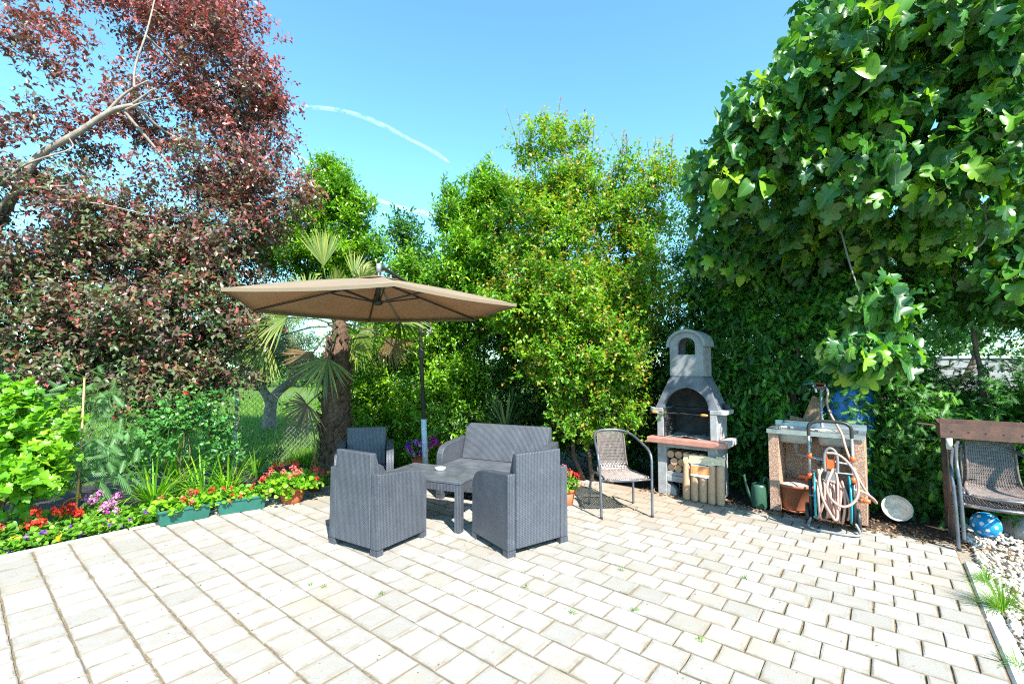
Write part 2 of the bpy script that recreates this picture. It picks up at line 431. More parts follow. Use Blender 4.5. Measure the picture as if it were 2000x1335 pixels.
# printed label: flame picture band and white strip with blurred small print
t = NT('printed_label'); sx = t.n('SeparateXYZ'); t.l(t.gen(), sx.inputs[0]); z = sx.outputs[2]; x = sx.outputs[0]
n = t.noise(16, 4, .6, t.gen(), 1)
pic = t.ramp(n, [(.3, (.65, .05, .03)), (.5, (.75, .22, .06)), (.66, (.85, .55, .25))])
sm_ = t.n('TexNoise'); mpp = t.n('Mapping'); mpp.inputs['Scale'].default_value = (60, 1, 14); t.l(t.gen(), mpp.inputs[0]); t.l(mpp.outputs[0], sm_.inputs['Vector']); sm_.inputs['Scale'].default_value = 1.2
prt = t.math('MULTIPLY', t.math('GREATER_THAN', sm_.outputs['Fac'], .52), t.math('MULTIPLY', t.math('GREATER_THAN', x, .42), t.math('LESS_THAN', t.math('ABSOLUTE', t.math('SUBTRACT', z, .11)), .05)))
strip = t.mix(prt, (.8, .8, .8), (.1, .1, .14))
c_ = t.mix(t.math('GREATER_THAN', z, .22), strip, pic)
c_ = t.mix(t.math('GREATER_THAN', z, .9), c_, (.55, .6, .7))
M['label'] = t.done(t.pbr(c_, .3))
# ground covers
t = NT('lawn_ground'); P_ = t.pos(); n = t.noise(.8, 5, .7, P_); n2 = t.noise(25, 4, .7, P_)
col = t.ramp(n2, [(.3, (.045, .10, .012)), (.7, (.11, .20, .025))]); col = t.mix(t.ramp(n, [(.5, (0, 0, 0)), (.75, (.6, .6, .6))]), col, (.16, .14, .06))
M['lawn'] = t.done(t.pbr(col, .9, 0, .2, t.bump(n2, .03)))
M['gravel_bed'] = mk('gravel_bed', (.42, .37, .30), (.24, .20, .15), rough=.9, scale=45, bump=.01, coord='pos')
t = NT('pebble_stone'); a = t.n('Attribute', attribute_name='tint').outputs['Fac']
M['stone'] = t.done(t.pbr(t.ramp(a, [(0, (.30, .22, .15)), (.25, (.50, .42, .32)), (.6, (.60, .56, .50)), (1, (.68, .67, .64))]), .7, 0, .4))
# leaves
M['plum'] = leafmat('plum_leaf', [(0, (.07, .14, .035)), (.30, (.13, .155, .075)), (.46, (.105, .075, .058)), (.66, (.135, .06, .06)), (.84, (.24, .10, .085)), (1, (.40, .13, .12))], .32, 0.24, tipcol=(.40, .07, .07), tcol=(1.8, .8, .6))
M['crape'] = leafmat('green_leaf_red_tip', [(0, (.035, .13, .005)), (.5, (.12, .30, .007)), (1, (.28, .45, .012))], .4, 0.34, tipcol=(.42, .14, .02))
M['laurel'] = leafmat('laurel_leaf', [(0, (.03, .12, .005)), (.6, (.12, .30, .008)), (1, (.28, .46, .012))], .35, 0.3)
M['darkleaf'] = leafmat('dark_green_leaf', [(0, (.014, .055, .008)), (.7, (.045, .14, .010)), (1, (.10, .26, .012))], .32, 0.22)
M['thuja'] = leafmat('cypress_leaf', [(0, (.015, .07, .014)), (.6, (.045, .17, .018)), (1, (.15, .38, .02))], .5, 0.22)
M['fig'] = leafmat('fig_leaf', [(0, (.014, .075, .020)), (.5, (.036, .145, .020)), (.82, (.09, .26, .014)), (1, (.26, .41, .02))], .34, .32, veins=True, spec=.5)
M['fig_far'] = M['fig']
M['lime'] = leafmat('lime_leaf', [(0, (.06, .22, .008)), (.6, (.15, .36, .010)), (1, (.27, .46, .02))], .45, 0.35)
M['herb'] = leafmat('herb_leaf', [(0, (.05, .16, .012)), (.6, (.11, .28, .015)), (1, (.2, .38, .03))], .45, .4)
M['feather'] = leafmat('feathery_leaf', [(0, (.08, .20, .06)), (1, (.16, .32, .12))], .5, .4)
M['rose'] = leafmat('rose_leaf', [(0, (.04, .15, .04)), (.6, (.07, .24, .05)), (1, (.14, .34, .05))], .3, .3)
M['palm'] = leafmat('palm_leaf', [(0, (.05, .10, .018)), (.5, (.11, .18, .025)), (1, (.32, .32, .06))], .4, .3)
M['deadpalm'] = leafmat('dry_palm_leaf', [(0, (.06, .055, .02)), (.6, (.15, .09, .04)), (1, (.26, .13, .05))], .6, .2)
M['yucca'] = leafmat('yucca_leaf', [(0, (.05, .12, .05)), (.6, (.09, .18, .06)), (1, (.2, .28, .09))], .4, .2)
M['olive'] = leafmat('olive_leaf', [(0, (.09, .14, .05)), (1, (.2, .26, .12))], .5, 0.2)
M['grass'] = leafmat('grass_blade', [(0, (.05, .15, .010)), (.6, (.12, .28, .015)), (1, (.25, .38, .04))], .5, .4)
M['litter'] = leafmat('dry_litter', [(0, (.10, .05, .03)), (1, (.3, .2, .11))], .8, .1)
def petal(n, a, b): return leafmat(n, [(0, a), (1, b)], .55, .3, tcol=(1.2, 1.1, 1.1))
M['f_red'] = petal('red_petal', (.62, .02, .01), (.75, .07, .03)); M['f_coral'] = petal('coral_petal', (.75, .09, .08), (.8, .2, .15))
M['f_pink'] = petal('pink_petal', (.62, .12, .48), (.8, .35, .65)); M['f_violet'] = petal('violet_petal', (.16, .03, .5), (.4, .08, .6))
M['f_yellow'] = petal('yellow_petal', (.8, .55, .01), (.85, .7, .05)); M['f_magenta'] = petal('magenta_petal', (.5, .01, .32), (.65, .04, .45))
M['f_lilac'] = petal('lilac_petal', (.45, .2, .65), (.75, .45, .7))

# ------------------------------------------------------------------ leaf and foliage tools
def unit(v): return v / np.maximum(np.linalg.norm(v, axis=-1, keepdims=True), 1e-9)
def sphere(n, g=None):
    g = g or rng
    return unit(g.normal(size=(n, 3)))
OVAL = (np.array([(0, 0, 0), (.45, .5, .10), (.45, -.5, .10), (.48, 0, 0), (1, 0, -.12)], float), np.array([(0, 3, 1), (0, 2, 3), (1, 3, 4), (2, 4, 3)]))
LANCE = (np.array([(0, 0, 0), (.3, .42, .05), (.3, -.42, .05), (.7, .38, .0), (.7, -.38, .0), (1, 0, -.1)], float), np.array([(0, 2, 1), (1, 2, 4), (1, 4, 3), (3, 4, 5)]))
def lobed(pts, cup=.25, droop=.25):
    P = [(0, 0)] + pts + [(1, 0)] + [(x, -y) for x, y in pts[::-1]]
    v = [(.36, 0, .0)] + [(x, y, cup * y * y * 2 - droop * x * x) for x, y in P]
    n = len(P)
    return (np.array(v, float), np.array([(0, 1 + (i + 1) % n, 1 + i) for i in range(n)]))
FIGL = [lobed([(-.13, .16), (-.08, .34), (.06, .46), (.22, .46), (.32, .36), (s, .26), (.46, .38), (.60, .45), (.72, .42), (.76, .26), (.70, .13), (.86, .16), (.95, .10)], c, d) for c, d, s in ((.6, .35, .38), (1.1, .5, .37), (-.3, .7, .39))] + [lobed([(-.10, .16), (-.04, .34), (.12, .44), (.3, .46), (.48, .44), (.64, .40), (.78, .30), (.90, .16)], c, d) for c, d in ((.8, .3), (.3, .7))]
MAPLE = lobed([(-.08, .25), (.12, .5), (.3, .36), (.5, .52), (.66, .42), (.64, .26), (.82, .2)], .5, .3)
ROUND = lobed([(-.1, .25), (.05, .5), (.4, .6), (.8, .45)], .35, .05)
def feather(n=7, L=.5, w=.055):
    v, f = [], []
    def spike(p, q, w):
        p, q = np.array(p, float), np.array(q, float); d = q - p; s = np.array([-d[1], d[0], 0]); s = s / np.linalg.norm(s) * w
        b = len(v); v.extend([p - s, p + s, q]); f.append((b, b + 2, b + 1))
    spike((0, 0, 0), (1, 0, -.10), w)
    for i in range(n):
        x = .04 + .82 * i / n; l = L * (1 - .8 * abs(x - .25) / .9)
        for sgn in (1, -1): spike((x, 0, -.10 * x), (x + l * .8, sgn * l * .62, -.13 - .10 * x), w * 1.25)
    return (np.array(v, float), np.array(f))
CYP = feather(5, .55, .045)
FEA = feather(9, .34, .022)
def place(T, P, Ld, Nn, sl, sw):
    """leaf template set at every point: returns verts, tris"""
    tv, tf = T; l = unit(Ld); w = unit(np.cross(Nn, l)); n = np.cross(l, w); m = len(P)
    sl = np.broadcast_to(sl, (m,)); sw = np.broadcast_to(sw, (m,))
    V = P[:, None, :] + l[:, None, :] * (tv[None, :, 0:1] * sl[:, None, None]) + w[:, None, :] * (tv[None, :, 1:2] * sw[:, None, None]) + n[:, None, :] * (tv[None, :, 2:3] * sl[:, None, None])
    Tt = tf[None] + (np.arange(m) * len(tv))[:, None, None]
    return V.reshape(-1, 3), Tt.reshape(-1, 3)
def spikes(P, D, r):
    """thin three sided twigs from P along D"""
    m = len(P); d = unit(D); a = unit(np.cross(d, np.array([.3, .2, .93]))); b = np.cross(d, a)
    V = np.stack([P + a * r, P - a * r * .5 + b * r * .86, P - a * r * .5 - b * r * .86, P + D], 1).reshape(-1, 3)
    T = np.array([(0, 1, 3), (1, 2, 3), (2, 0, 3)])[None] + (np.arange(m) * 4)[:, None, None]
    return V, T.reshape(-1, 3)
def pblob(px, py, Y, rx, ry, rY, w=1.0):
    """an ellipsoid of foliage: centre and radii worked out from the photograph, then a place in the world"""
    c = at(px, py, Y); k = Y / F
    return (c.x, c.y, c.z, rx * k, rY, ry * k, w)
def clumps(blobs, n, shell=.45, g=None):
    g = g or rng
    B = np.array(blobs, float); w = (B[:, 3] * B[:, 4] * B[:, 5]) ** .66 * B[:, 6]
    idx = g.choice(len(B), n, p=w / w.sum()); d = sphere(n, g)
    r = g.uniform(0, 1, n) ** shell
    return B[idx, :3] + d * r[:, None] * B[idx, 3:6], d, idx
def crown(name, blobs, mat, parent, n_clumps, per, spread, k, twig, ll, lw, T=OVAL, up=.5, out=.7, droop=.0, flat=.7, shell=.42,
          young=0.0, twigmat=None, twr=.0025, jit=.5, zmin=.02, tintz=0.0, kind=None, sunny=.35, ret=False, umin=None):
    cc, cd, ci = clumps(blobs, n_clumps, shell)
    n = n_clumps * per
    P = np.repeat(cc, per, 0) + rng.normal(size=(n, 3)) * spread * np.array([1, 1, .75])
    D = unit(np.repeat(cd, per, 0) * out + np.array([0, 0, up]) + rng.normal(size=(n, 3)) * jit)
    keep = P[:, 2] > zmin
    if umin is not None: keep &= (P @ np.array(EU) > umin)
    P, D = P[keep], D[keep]; n = len(P); ct = np.repeat(rng.uniform(0, 1, n_clumps), per)[keep]
    L = twig * rng.uniform(.6, 1.25, n)
    s = (np.arange(k) + .5) / k
    ax = unit(np.cross(D, sphere(n))); bx = np.cross(D, ax)
    ph = np.arange(k) * 2.4 + 0.0
    bend = np.array([0, 0, -1.0]) * droop
    LP = P[:, None] + D[:, None] * (L[:, None, None] * s[None, :, None]) + bend * (L[:, None, None] * s[None, :, None] ** 2)
    side = ax[:, None] * np.cos(ph)[None, :, None] + bx[:, None] * np.sin(ph)[None, :, None]
    Ld = unit(D[:, None] * .55 + side * .8 + bend * .7 + rng.normal(size=(n, k, 3)) * .25)
    sv = np.array(sun_dir)
    Nn = unit(np.array([0, 0, flat]) + sv * sunny + rng.normal(size=(n, k, 3)) * .5 + D[:, None] * .2)
    sz = rng.uniform(.65, 1.2, (n, k)) * (1 - .25 * s[None]); tt = np.clip(rng.uniform(0, 1, (n, k)) * .6 + ct[:, None] * .4 + tintz * (LP[..., 2] - LP[..., 2].mean()), 0, 1)
    V, Tr = place(T, LP.reshape(-1, 3), Ld.reshape(-1, 3), Nn.reshape(-1, 3), (sz * ll).ravel(), (sz * lw).ravel())
    nv = len(T[0]); at_ = {'tint': np.repeat(tt.ravel(), nv)}
    if young > 0:
        yb = (rng.uniform(0, 1, n)[:, None] < young) * np.clip((s[None] - .35) * 1.6, 0, 1) * rng.uniform(.5, 1, (n, k))
        at_['young'] = np.repeat(yb.ravel(), nv)
    o = np_mesh(name, V, Tr, mat, parent, at_, kind)
    if twigmat is not None:
        V, Tr = spikes(P, D * L[:, None] + bend * L[:, None], twr)
        np_mesh('twigs', V, Tr, twigmat, parent, kind='stuff')
    return cc
def limb(mb, a, b, r0, r1, sag=.12, n=7, sides=6, wob=.04):
    a, b = Vector(a), Vector(b); L = (b - a).length; pts = []
    for i in range(n + 1):
        t = i / n; p = a.lerp(b, t); p.z += math.sin(t * PI) * L * sag
        if 0 < i < n: p += Vector(rng.normal(size=3)) * L * wob
        pts.append(p)
    mb.tube(pts, [r0 + (r1 - r0) * (i / n) for i in range(n + 1)], sides); return pts
def tree_frame(root, base, top, r0, targets, mat, nb=18, r1=.012, parts=('trunk', 'branches'), stems=None, sag=.08):
    """trunk (or several stems) and the limbs that reach into the crown"""
    mb = MB(); spine = []
    for (a, b, ra, rb) in (stems or [(base, top, r0, r0 * .35)]):
        spine.append(limb(mb, a, b, ra, rb, .02, 9, 9, .02))
    mb.build(parts[0], mat, root, True)
    mb = MB(); allp = [p for s in spine for p in s[2:]]
    pick = rng.choice(len(targets), min(nb, len(targets)), replace=False)
    for i in pick:
        t = Vector(targets[i]); c = [p for p in allp if p.z < t.z + .2] or allp
        s = min(c, key=lambda p: (p - t).length + .6 * abs(p.z - t.z + .5))
        limb(mb, s, t, r0 * .22, r1 * .4, sag, 7, 5, .045)
    tag(mb.build(parts[1], mat, root, True), kind='stuff')

# ------------------------------------------------------------------ ground
A0, A1, U0, U1 = -.40, 5.12, -1.2, 5.15
def plane(name, pts, z, mat, kind='structure'):
    mb = MB(); mb.add([(p.x, p.y, z) for p in pts], [tuple(range(len(pts)))]); o = mb.build(name, mat); o['kind'] = kind; return o
m = MB(); m.add([(-900, -900, -.06), (900, -900, -.06), (900, 900, -.06), (-900, 900, -.06)], [(0, 1, 2, 3)])
tag(m.build('ground', M['lawn']), kind='structure')
plane('garden_bed', [au(A1 - .02, -3), au(7.6, -3), au(7.6, 6.1), au(A1 - .02, 6.1)][::-1], -.035, M['soil'])
plane('hedge_soil', [au(-5, U1 - .05), au(7.6, U1 - .05), au(7.6, 8.5), au(-5, 8.5)][::-1], -.028, M['soil'])
plane('gravel_ground', [au(-6, -4), au(A0 - .0, -4), au(A0 - .0, U1 + .1), au(-6, U1 + .1)][::-1], -.024, M['gravel_bed'])
base = plane('paving', [au(A0, U0), au(A1, U0), au(A1, U1), au(A0, U1)][::-1], -.009, M['sand'])

# pavers: every one a bevelled block with its own slight tilt
def paver_mesh(la, lu):
    mb = MB(); h = .05; b = .006; x, y = la / 2, lu / 2
    j = lambda s=.0012: rng.normal() * s
    rings = [((x, y), -h), ((x, y), -b - .001), ((x - .003, y - .003), -.0018), ((x - b * 1.7, y - b * 1.7), 0), ((x - .028, y - .028), 0.0)]
    v = []
    for (rx, ry), z in rings:
        for sx, sy in ((1, 1), (0, 1), (-1, 1), (-1, 0), (-1, -1), (0, -1), (1, -1), (1, 0)): v.append((sx * rx + j(), sy * ry + j(), z + j(.0004)))
    f = [(8 * i + k, 8 * i + (k + 1) % 8, 8 * i + 8 + (k + 1) % 8, 8 * i + 8 + k) for i in range(4) for k in range(8)] + [tuple(32 + k for k in range(8))]
    rim = [2.0] * 16 + [1.35] * 8 + [.6] * 8 + [.0] * 8
    return v, f, rim
vari = {}
def add_pav_mesh(key, la, lu, k):
    if (key, k) not in vari:
        v, f, rim = paver_mesh(la, lu); me = bpy.data.meshes.new('paver'); me.from_pydata(v, [], f); me.materials.append(M['paver'])
        a = me.attributes.new('rim', 'FLOAT', 'POINT'); a.data.foreach_set('value', rim); vari[(key, k)] = (me, v, f, rim)
    return vari[(key, k)]
rows = []; u = 1.68; J = .0070
while u > U0:
    rows.append((u - .2025, u, .172, 1)); u -= .2025
u = 1.68
while u < U1 - .05:
    rows.append((u, min(u + .172, U1), .1965, 2)); u += .172
slots = []
for ri, (u0, u1, la, z) in enumerate(rows):
    a = A0 - la * (.5 if ri % 2 else 0) + (.02 * math.sin(ri * 2.3) if z == 1 else 0)
    while a < A1:
        b0, b1 = max(a, A0 + .004), min(a + la, A1)
        if b1 - b0 > .045:
            cc = au((b0 + b1) / 2, (u0 + u1) / 2); slots.append((b0, b1, u0, u1, cc))
        a += la
def in_view(p, mrg=1.02):
    if p.y < .3: return False
    px = p.x / p.y * F; 
    py = HY + (EYE - p.z) * F / p.y
    return abs(px) < 1000 * mrg and -60 < py < 1335 + 60
vis = sorted([s for s in slots if in_view(s[4]) and (s[4].x ** 2 + s[4].y ** 2) > 3.9], key=lambda s: s[4].y)
solo = set(id(s) for s in vis[:300])
JV, JF, JR, JT = [], [], [], []
for s in slots:
    b0, b1, u0, u1, cc = s; g_ = J if u1 < 1.7 else J * .78; la, lu = b1 - b0 - g_, u1 - u0 - g_; k = int(rng.integers(0, 5))
    key = (round(la, 3), round(lu, 3)); me, v, f, rim = add_pav_mesh(key, la, lu, k if len(vari) < 60 else 0)
    T = Matrix.Translation((cc.x + rng.normal() * .0012, cc.y + rng.normal() * .0012, rng.normal() * .0013)) @ Matrix.Rotation(TH + rng.normal() * .006, 4, 'Z') @ Matrix.Rotation(rng.normal() * .004, 4, 'X') @ Matrix.Rotation(rng.normal() * .004, 4, 'Y')
    if id(s) in solo:
        o = link('paver', me, base); o.matrix_local = T
    else:
        n0 = len(JV); JV += [tuple(T @ Vector(q)) for q in v]; JF += [tuple(n0 + i for i in q) for q in f]; JR += rim; JT += [float(rng.uniform())] * len(v)
me = bpy.data.meshes.new('far_pavers'); me.from_pydata(JV, [], JF); me.materials.append(M['paver'])
me.attributes.new('rim', 'FLOAT', 'POINT').data.foreach_set('value', JR); me.attributes.new('tint', 'FLOAT', 'POINT').data.foreach_set('value', JT)
tag(link('paver_field', me, base), kind='stuff')

# kerbs
kb = bpy.data.objects.new('kerb', None); C.objects.link(kb); kb['kind'] = 'structure'
for i in range(6):
    c = au(A0 - .048, 4.72 - .5 - i * 1.0)
    mb = MB(Matrix.Translation(c) @ Matrix.Rotation(TH, 4, 'Z')); mb.box((0, 0, -.066), (.085, .99, .13), bev=.012, rot=(0, rng.normal() * .01, rng.normal() * .006)); mb.build('kerb_stone', M['kerb'], kb)
for i in range(9):
    c = au(A1 + .025, 5.15 - .5 - i * .8)
    mb = MB(Matrix.Translation(c) @ Matrix.Rotation(TH, 4, 'Z')); mb.box((0, 0, -.045), (.045, .79, .10), bev=.008, rot=(0, 0, rng.normal() * .006)); mb.build('kerb_stone', M['kerb'], kb)

# gravel pebbles
def pebbles(name, P, r, mat):
    ico = np.array([(0, 0, 1), (.894, 0, .447), (.276, .851, .447), (-.724, .526, .447), (-.724, -.526, .447), (.276, -.851, .447), (.724, .526, -.447), (-.276, .851, -.447), (-.894, 0, -.447), (-.276, -.851, -.447), (.724, -.526, -.447), (0, 0, -1)])
    tf = np.array([(0, 1, 2), (0, 2, 3), (0, 3, 4), (0, 4, 5), (0, 5, 1), (1, 6, 2), (2, 7, 3), (3, 8, 4), (4, 9, 5), (5, 10, 1), (1, 10, 6), (2, 6, 7), (3, 7, 8), (4, 8, 9), (5, 9, 10), (6, 11, 7), (7, 11, 8), (8, 11, 9), (9, 11, 10), (10, 11, 6)])
    m = len(P); q = rng.normal(size=(m, 3, 3)); q, _ = np.linalg.qr(q)
    sc = np.stack([rng.uniform(.8, 1.3, m), rng.uniform(.6, 1, m), rng.uniform(.5, .8, m)], 1) * r[:, None]
    V = np.einsum('mij,mvj->mvi', q, ico[None] * sc[:, None] * rng.uniform(.85, 1.12, (m, 12, 1))) + P[:, None]
    return np_mesh(name, V.reshape(-1, 3), (tf[None] + (np.arange(m) * 12)[:, None, None]).reshape(-1, 3), mat, None, {'tint': np.repeat(rng.uniform(0, 1, m), 12)}, 'stuff', smooth=True)
n = 9000; a = A0 - .1 - rng.uniform(0, 1, n) ** 1.2 * 2.2; u = rng.uniform(2.2, 5.9, n)
eu = np.array(EU); ea = np.array(EA)
P = a[:, None] * ea + u[:, None] * eu; P[:, 2] = rng.uniform(-.018, .006, n)
pebbles('gravel', P, rng.uniform(.011, .022, n), M['stone'])

# grass, as blades
def blades(name, P, h, w, mat, lean=.35, kind='stuff', parent=None):
    m = len(P); d = sphere(m); d[:, 2] = 0; d = unit(d); s = np.stack([-d[:, 1], d[:, 0], 0 * d[:, 0]], 1)
    hh = h * rng.uniform(.5, 1.2, m)[:, None]; up = np.array([0, 0, 1.0])
    ln = lean * rng.uniform(.2, 1.6, m)[:, None]
    mid = P + up * hh * .55 + d * hh * ln * .35; tip = P + up * hh * .95 + d * hh * ln
    V = np.stack([P - s * w, P + s * w, mid + s * w * .8, mid - s * w * .8, tip], 1).reshape(-1, 3)
    T = np.array([(0, 1, 2), (0, 2, 3), (3, 2, 4)])[None] + (np.arange(m) * 5)[:, None, None]
    return np_mesh(name, V, T.reshape(-1, 3), mat, parent, {'tint': np.repeat(rng.uniform(0, 1, m), 5)}, kind)
n = 42000; Y = 6.5 + rng.uniform(0, 1, n) ** 1.6 * 16; X = -Y * rng.uniform(.25, 1.15, n)
av = X * ea[0] + Y * ea[1]; k = av > 6.9
P = np.stack([X, Y, np.full(n, -.06)], 1)[k]
gr = blades('lawn_grass', P, .16, .006, M['grass'], .5)
n = 16000; a = rng.uniform(5.35, 7.6, n); u = rng.uniform(3.3, 5.6, n)
P = a[:, None] * ea + u[:, None] * eu; P[:, 2] = -.03
k = (rng.uniform(0, 1, n) < np.clip((a - 5.3) * 1.2, .1, 1)); blades('bed_grass', P[k], .24, .004, M['grass'], .45)

# far hedgerow, far house and hills close the view behind the garden
def treeline(name, pts, n, mat, ll):
    P = np.array(pts)[rng.integers(0, len(pts), n)] + rng.normal(size=(n, 3)) * np.array([1.6, 1.2, .1])
    hz = rng.uniform(0, 1, n) ** .7; top = 3.0 + 1.6 * np.sin(P[:, 0] * .5) + 1.0 * np.sin(P[:, 0] * 1.7 + 1)
    P[:, 2] = hz * np.maximum(top, 1.2)
    V, T = place(OVAL, P, sphere(n), unit(np.array([0, -.5, .7]) + rng.normal(size=(n, 3)) * .4), ll, ll * .6)
    return np_mesh(name, V, T, mat, None, {'tint': np.repeat(rng.uniform(0, 1, n), 5)}, 'stuff')
pts = [(x, 34 + 3 * math.sin(x * .3), 0) for x in np.arange(-60, 8, .8)]
treeline('far_trees', pts, 24000, M['darkleaf'], .38)
pts = [(x, 30, 0) for x in np.arange(8, 60, .8)]
treeline('far_trees', pts, 18000, M['darkleaf'], .38)
hs = thing('house', 'white rendered house far behind the purple tree, seen under its branches', 'house', (-29.5, 37, -.06), R(12))
mb = MB(); mb.box((0, 0, 1.35), (6.5, 5, 2.7)); mb.build('wall', M['white'], hs)
mb = MB(); mb.prism([(-3.6, 2.7), (3.6, 2.7), (0, 4.2)], -2.8, 2.8); mb.build('roof', M['terra2'], hs)
for x in (-1.8, 1.2):
    mb = MB(); mb.box((x, -2.52, 1.5), (1.1, .06, 1.2)); w_ = mb.build('window', M['glass'], hs)
    mb = MB()
    for q in (-.58, .58): mb.box((x + q, -2.55, 1.5), (.07, .06, 1.3))
    for q in (-.63, .63): mb.box((x, -2.55, 1.5 + q), (1.09, .06, .07))
    mb.build('frame', M['white_old'], w_)

# ------------------------------------------------------------------ trees and shrubs
def shoots(name, specs, mat, parent, ll, lw, twigmat, T=OVAL, step=.045, young=1.0):
    """upright leafy shoots standing out of a crown"""
    P, D, Nn, L, Yg = [], [], [], [], []; mb = MB()
    for (b, t) in specs:
        b, t = Vector(b), Vector(t); n = max(4, int((t - b).length / step)); q = Vector(rng.normal(size=3)) * .05
        pts = [b.lerp(t, i / n) + q * math.sin(i / n * PI) for i in range(n + 1)]
        mb.tube(pts, [.006 - .004 * i / n for i in range(n + 1)], 4)
        for i, p in enumerate(pts[1:]):
            a = i * 2.4; d = Vector((math.cos(a), math.sin(a), .35))
            P.append(p); D.append(d); Nn.append(Vector((0, -.3, 1)) + Vector(rng.normal(size=3)) * .3); L.append(1 - .45 * i / n); Yg.append(max(0, (i / n) * 1.3 - .35) * young)
    P, D, Nn, L = np.array(P), np.array(D), np.array(Nn), np.array(L)
    V, Tr = place(T, P, D, Nn, L * ll, L * lw); nv = len(T[0])
    np_mesh(name, V, Tr, mat, parent, {'tint': np.repeat(rng.uniform(0, 1, len(P)), nv), 'young': np.repeat(np.clip(Yg, 0, 1), nv)})
    tag(mb.build('shoot_stems', twigmat, parent), kind='stuff')

# purple plum
t = thing('plum_tree', 'tall purple leaved plum tree with pale bare branches at the left', 'tree', (-7.3, 6.4, -.05))
inv = lambda pts: [Vector(p) - t.location for p in pts]
def wroot(root, blobs): # blobs in world -> local of root (no rotation)
    l = root.location; return [(b[0] - l.x, b[1] - l.y, b[2] - l.z) + tuple(b[3:]) for b in blobs]
B = [pblob(*b) for b in [(420, 100, 6.2, 108, 140, .8, 1), (330, 20, 6.3, 120, 60, .7, .9), (480, 210, 6.2, 85, 95, .7, 1), (350, 230, 6.0, 80, 60, .5, .6), (430, 330, 6.0, 140, 70, .8, 1), (535, 385, 5.9, 75, 55, .5, .9),
     (100, 500, 5.5, 150, 90, .8, 1), (300, 500, 5.8, 170, 100, .9, 1), (440, 520, 5.8, 95, 100, .7, 1), (120, 640, 5.3, 160, 85, .7, .9), (300, 640, 5.4, 170, 95, .7, 1.0), (430, 640, 5.5, 65, 100, .5, .9),
     (10, 110, 4.9, 60, 130, .5, .7), (20, 300, 5.0, 60, 90, .6, .8), (160, 420, 5.6, 150, 70, .7, .8), (120, 30, 5.6, 90, 30, .5, .35), (200, 130, 6.0, 80, 40, .4, .3), (-60, 500, 5.3, 120, 250, .8, .5), (220, 275, 6.0, 80, 50, .5, .55), (330, 720, 5.5, 110, 50, .5, .8), (150, -90, 6.2, 400, 120, .9, .5), (460, 430, 6.0, 80, 60, .5, .8), (270, 765, 5.6, 60, 45, .4, .7), (350, 765, 5.5, 80, 45, .4, .8), (430, 750, 5.5, 60, 50, .4, .8), (60, 740, 5.3, 100, 40, .4, .8), (160, 720, 5.4, 90, 40, .4, .8)]]
cc = crown('crown', wroot(t, B), M['plum'], t, 620, 21, .125, 8, .26, .080, .046, up=.25, out=.8, droop=.25, young=.33, tintz=.13, twigmat=M['bark'], twr=.003, shell=.5, sunny=.55, flat=.55)
mb = MB()
def path(mb, pts, r0, r1, root, sides=8):
    q = [at(*p) - root.location for p in pts]
    # smooth the polyline
    for _ in range(2):
        n = [q[0]]
        for i in range(len(q) - 1): n += [q[i].lerp(q[i + 1], .25), q[i].lerp(q[i + 1], .75)]
        q = n + [q[-1]]
    mb.tube(q, [r0 + (r1 - r0) * i / (len(q) - 1) for i in range(len(q))], sides)
path(mb, [(-60, 560, 6.0), (-20, 470, 5.8), (45, 350, 5.2), (75, 300, 5.2), (150, 262, 5.2), (215, 215, 5.2), (260, 205, 5.2)], .062, .022, t)
limb(mb, (0, 0, 0), at(-60, 560, 6.0) - t.location, .14, .07, .03, 8, 10, .02)
mb.build('trunk', M['bark_pale'], t, True)
mb = MB()
for pts, r0, r1 in [(p, a * .7, b * .7) for p, a, b in (([(210, 218, 5.2), (245, 180, 5.2), (288, 158, 5.2)], .03, .012), ([(262, 172, 5.2), (262, 130, 5.2), (285, 70, 5.2), (300, 10, 5.3), (310, -40, 5.4)], .022, .008), ([(250, 208, 5.2), (285, 185, 5.2), (300, 172, 5.2), (315, 180, 5.3)], .02, .008), ([(245, 215, 5.2), (275, 200, 5.2), (330, 190, 5.4)], .02, .006),
        ([(-20, 470, 5.0), (0, 395, 4.9), (40, 368, 4.9), (140, 362, 5.0)], .035, .01), ([(-20, 380, 4.8), (35, 326, 4.8), (90, 306, 4.8), (148, 290, 4.9), (135, 270, 4.9)], .02, .008), ([(50, 402, 4.9), (110, 388, 4.9), (200, 398, 5), (290, 420, 5.2)], .022, .006), ([(262, 205, 5.2), (320, 260, 5.6), (420, 300, 6)], .03, .01), ([(240, 215, 5.3), (330, 320, 5.6), (420, 430, 5.8)], .03, .01),
        ([(-20, 560, 5.8), (100, 540, 5.6), (250, 520, 5.6), (400, 530, 5.7)], .05, .012), ([(-20, 600, 5.6), (100, 650, 5.4), (250, 660, 5.4), (380, 650, 5.5)], .04, .01), ([(300, 20, 5.4), (360, 60, 5.8), (430, 80, 6)], .02, .008), ([(285, 70, 5.3), (370, 150, 5.9), (470, 200, 6.1)], .022, .008))]:
    path(mb, pts, r0, r1, t, 6)
mb.build('branch', M['bark_pale'], t, True)

def shrub(name, label, cat, loc, B, mat, n_cl, per, spread, k, twig, ll, lw, stems, barkm, nb=14, T=OVAL, group=None, crown_name='crown', parts=('trunk', 'branches'), **kw):
    r = thing(name, label, cat, loc, 0, group)
    cc = crown(crown_name, wroot(r, B), mat, r, n_cl, per, spread, k, twig, ll, lw, T=T, **kw)
    global LAST_CC; LAST_CC = cc
    st = [(Vector(a) - r.location, Vector(b) - r.location, ra, rb) for a, b, ra, rb in stems]
    if st: tree_frame(r, None, None, .05, cc, barkm, nb, stems=st, parts=parts)
    return r
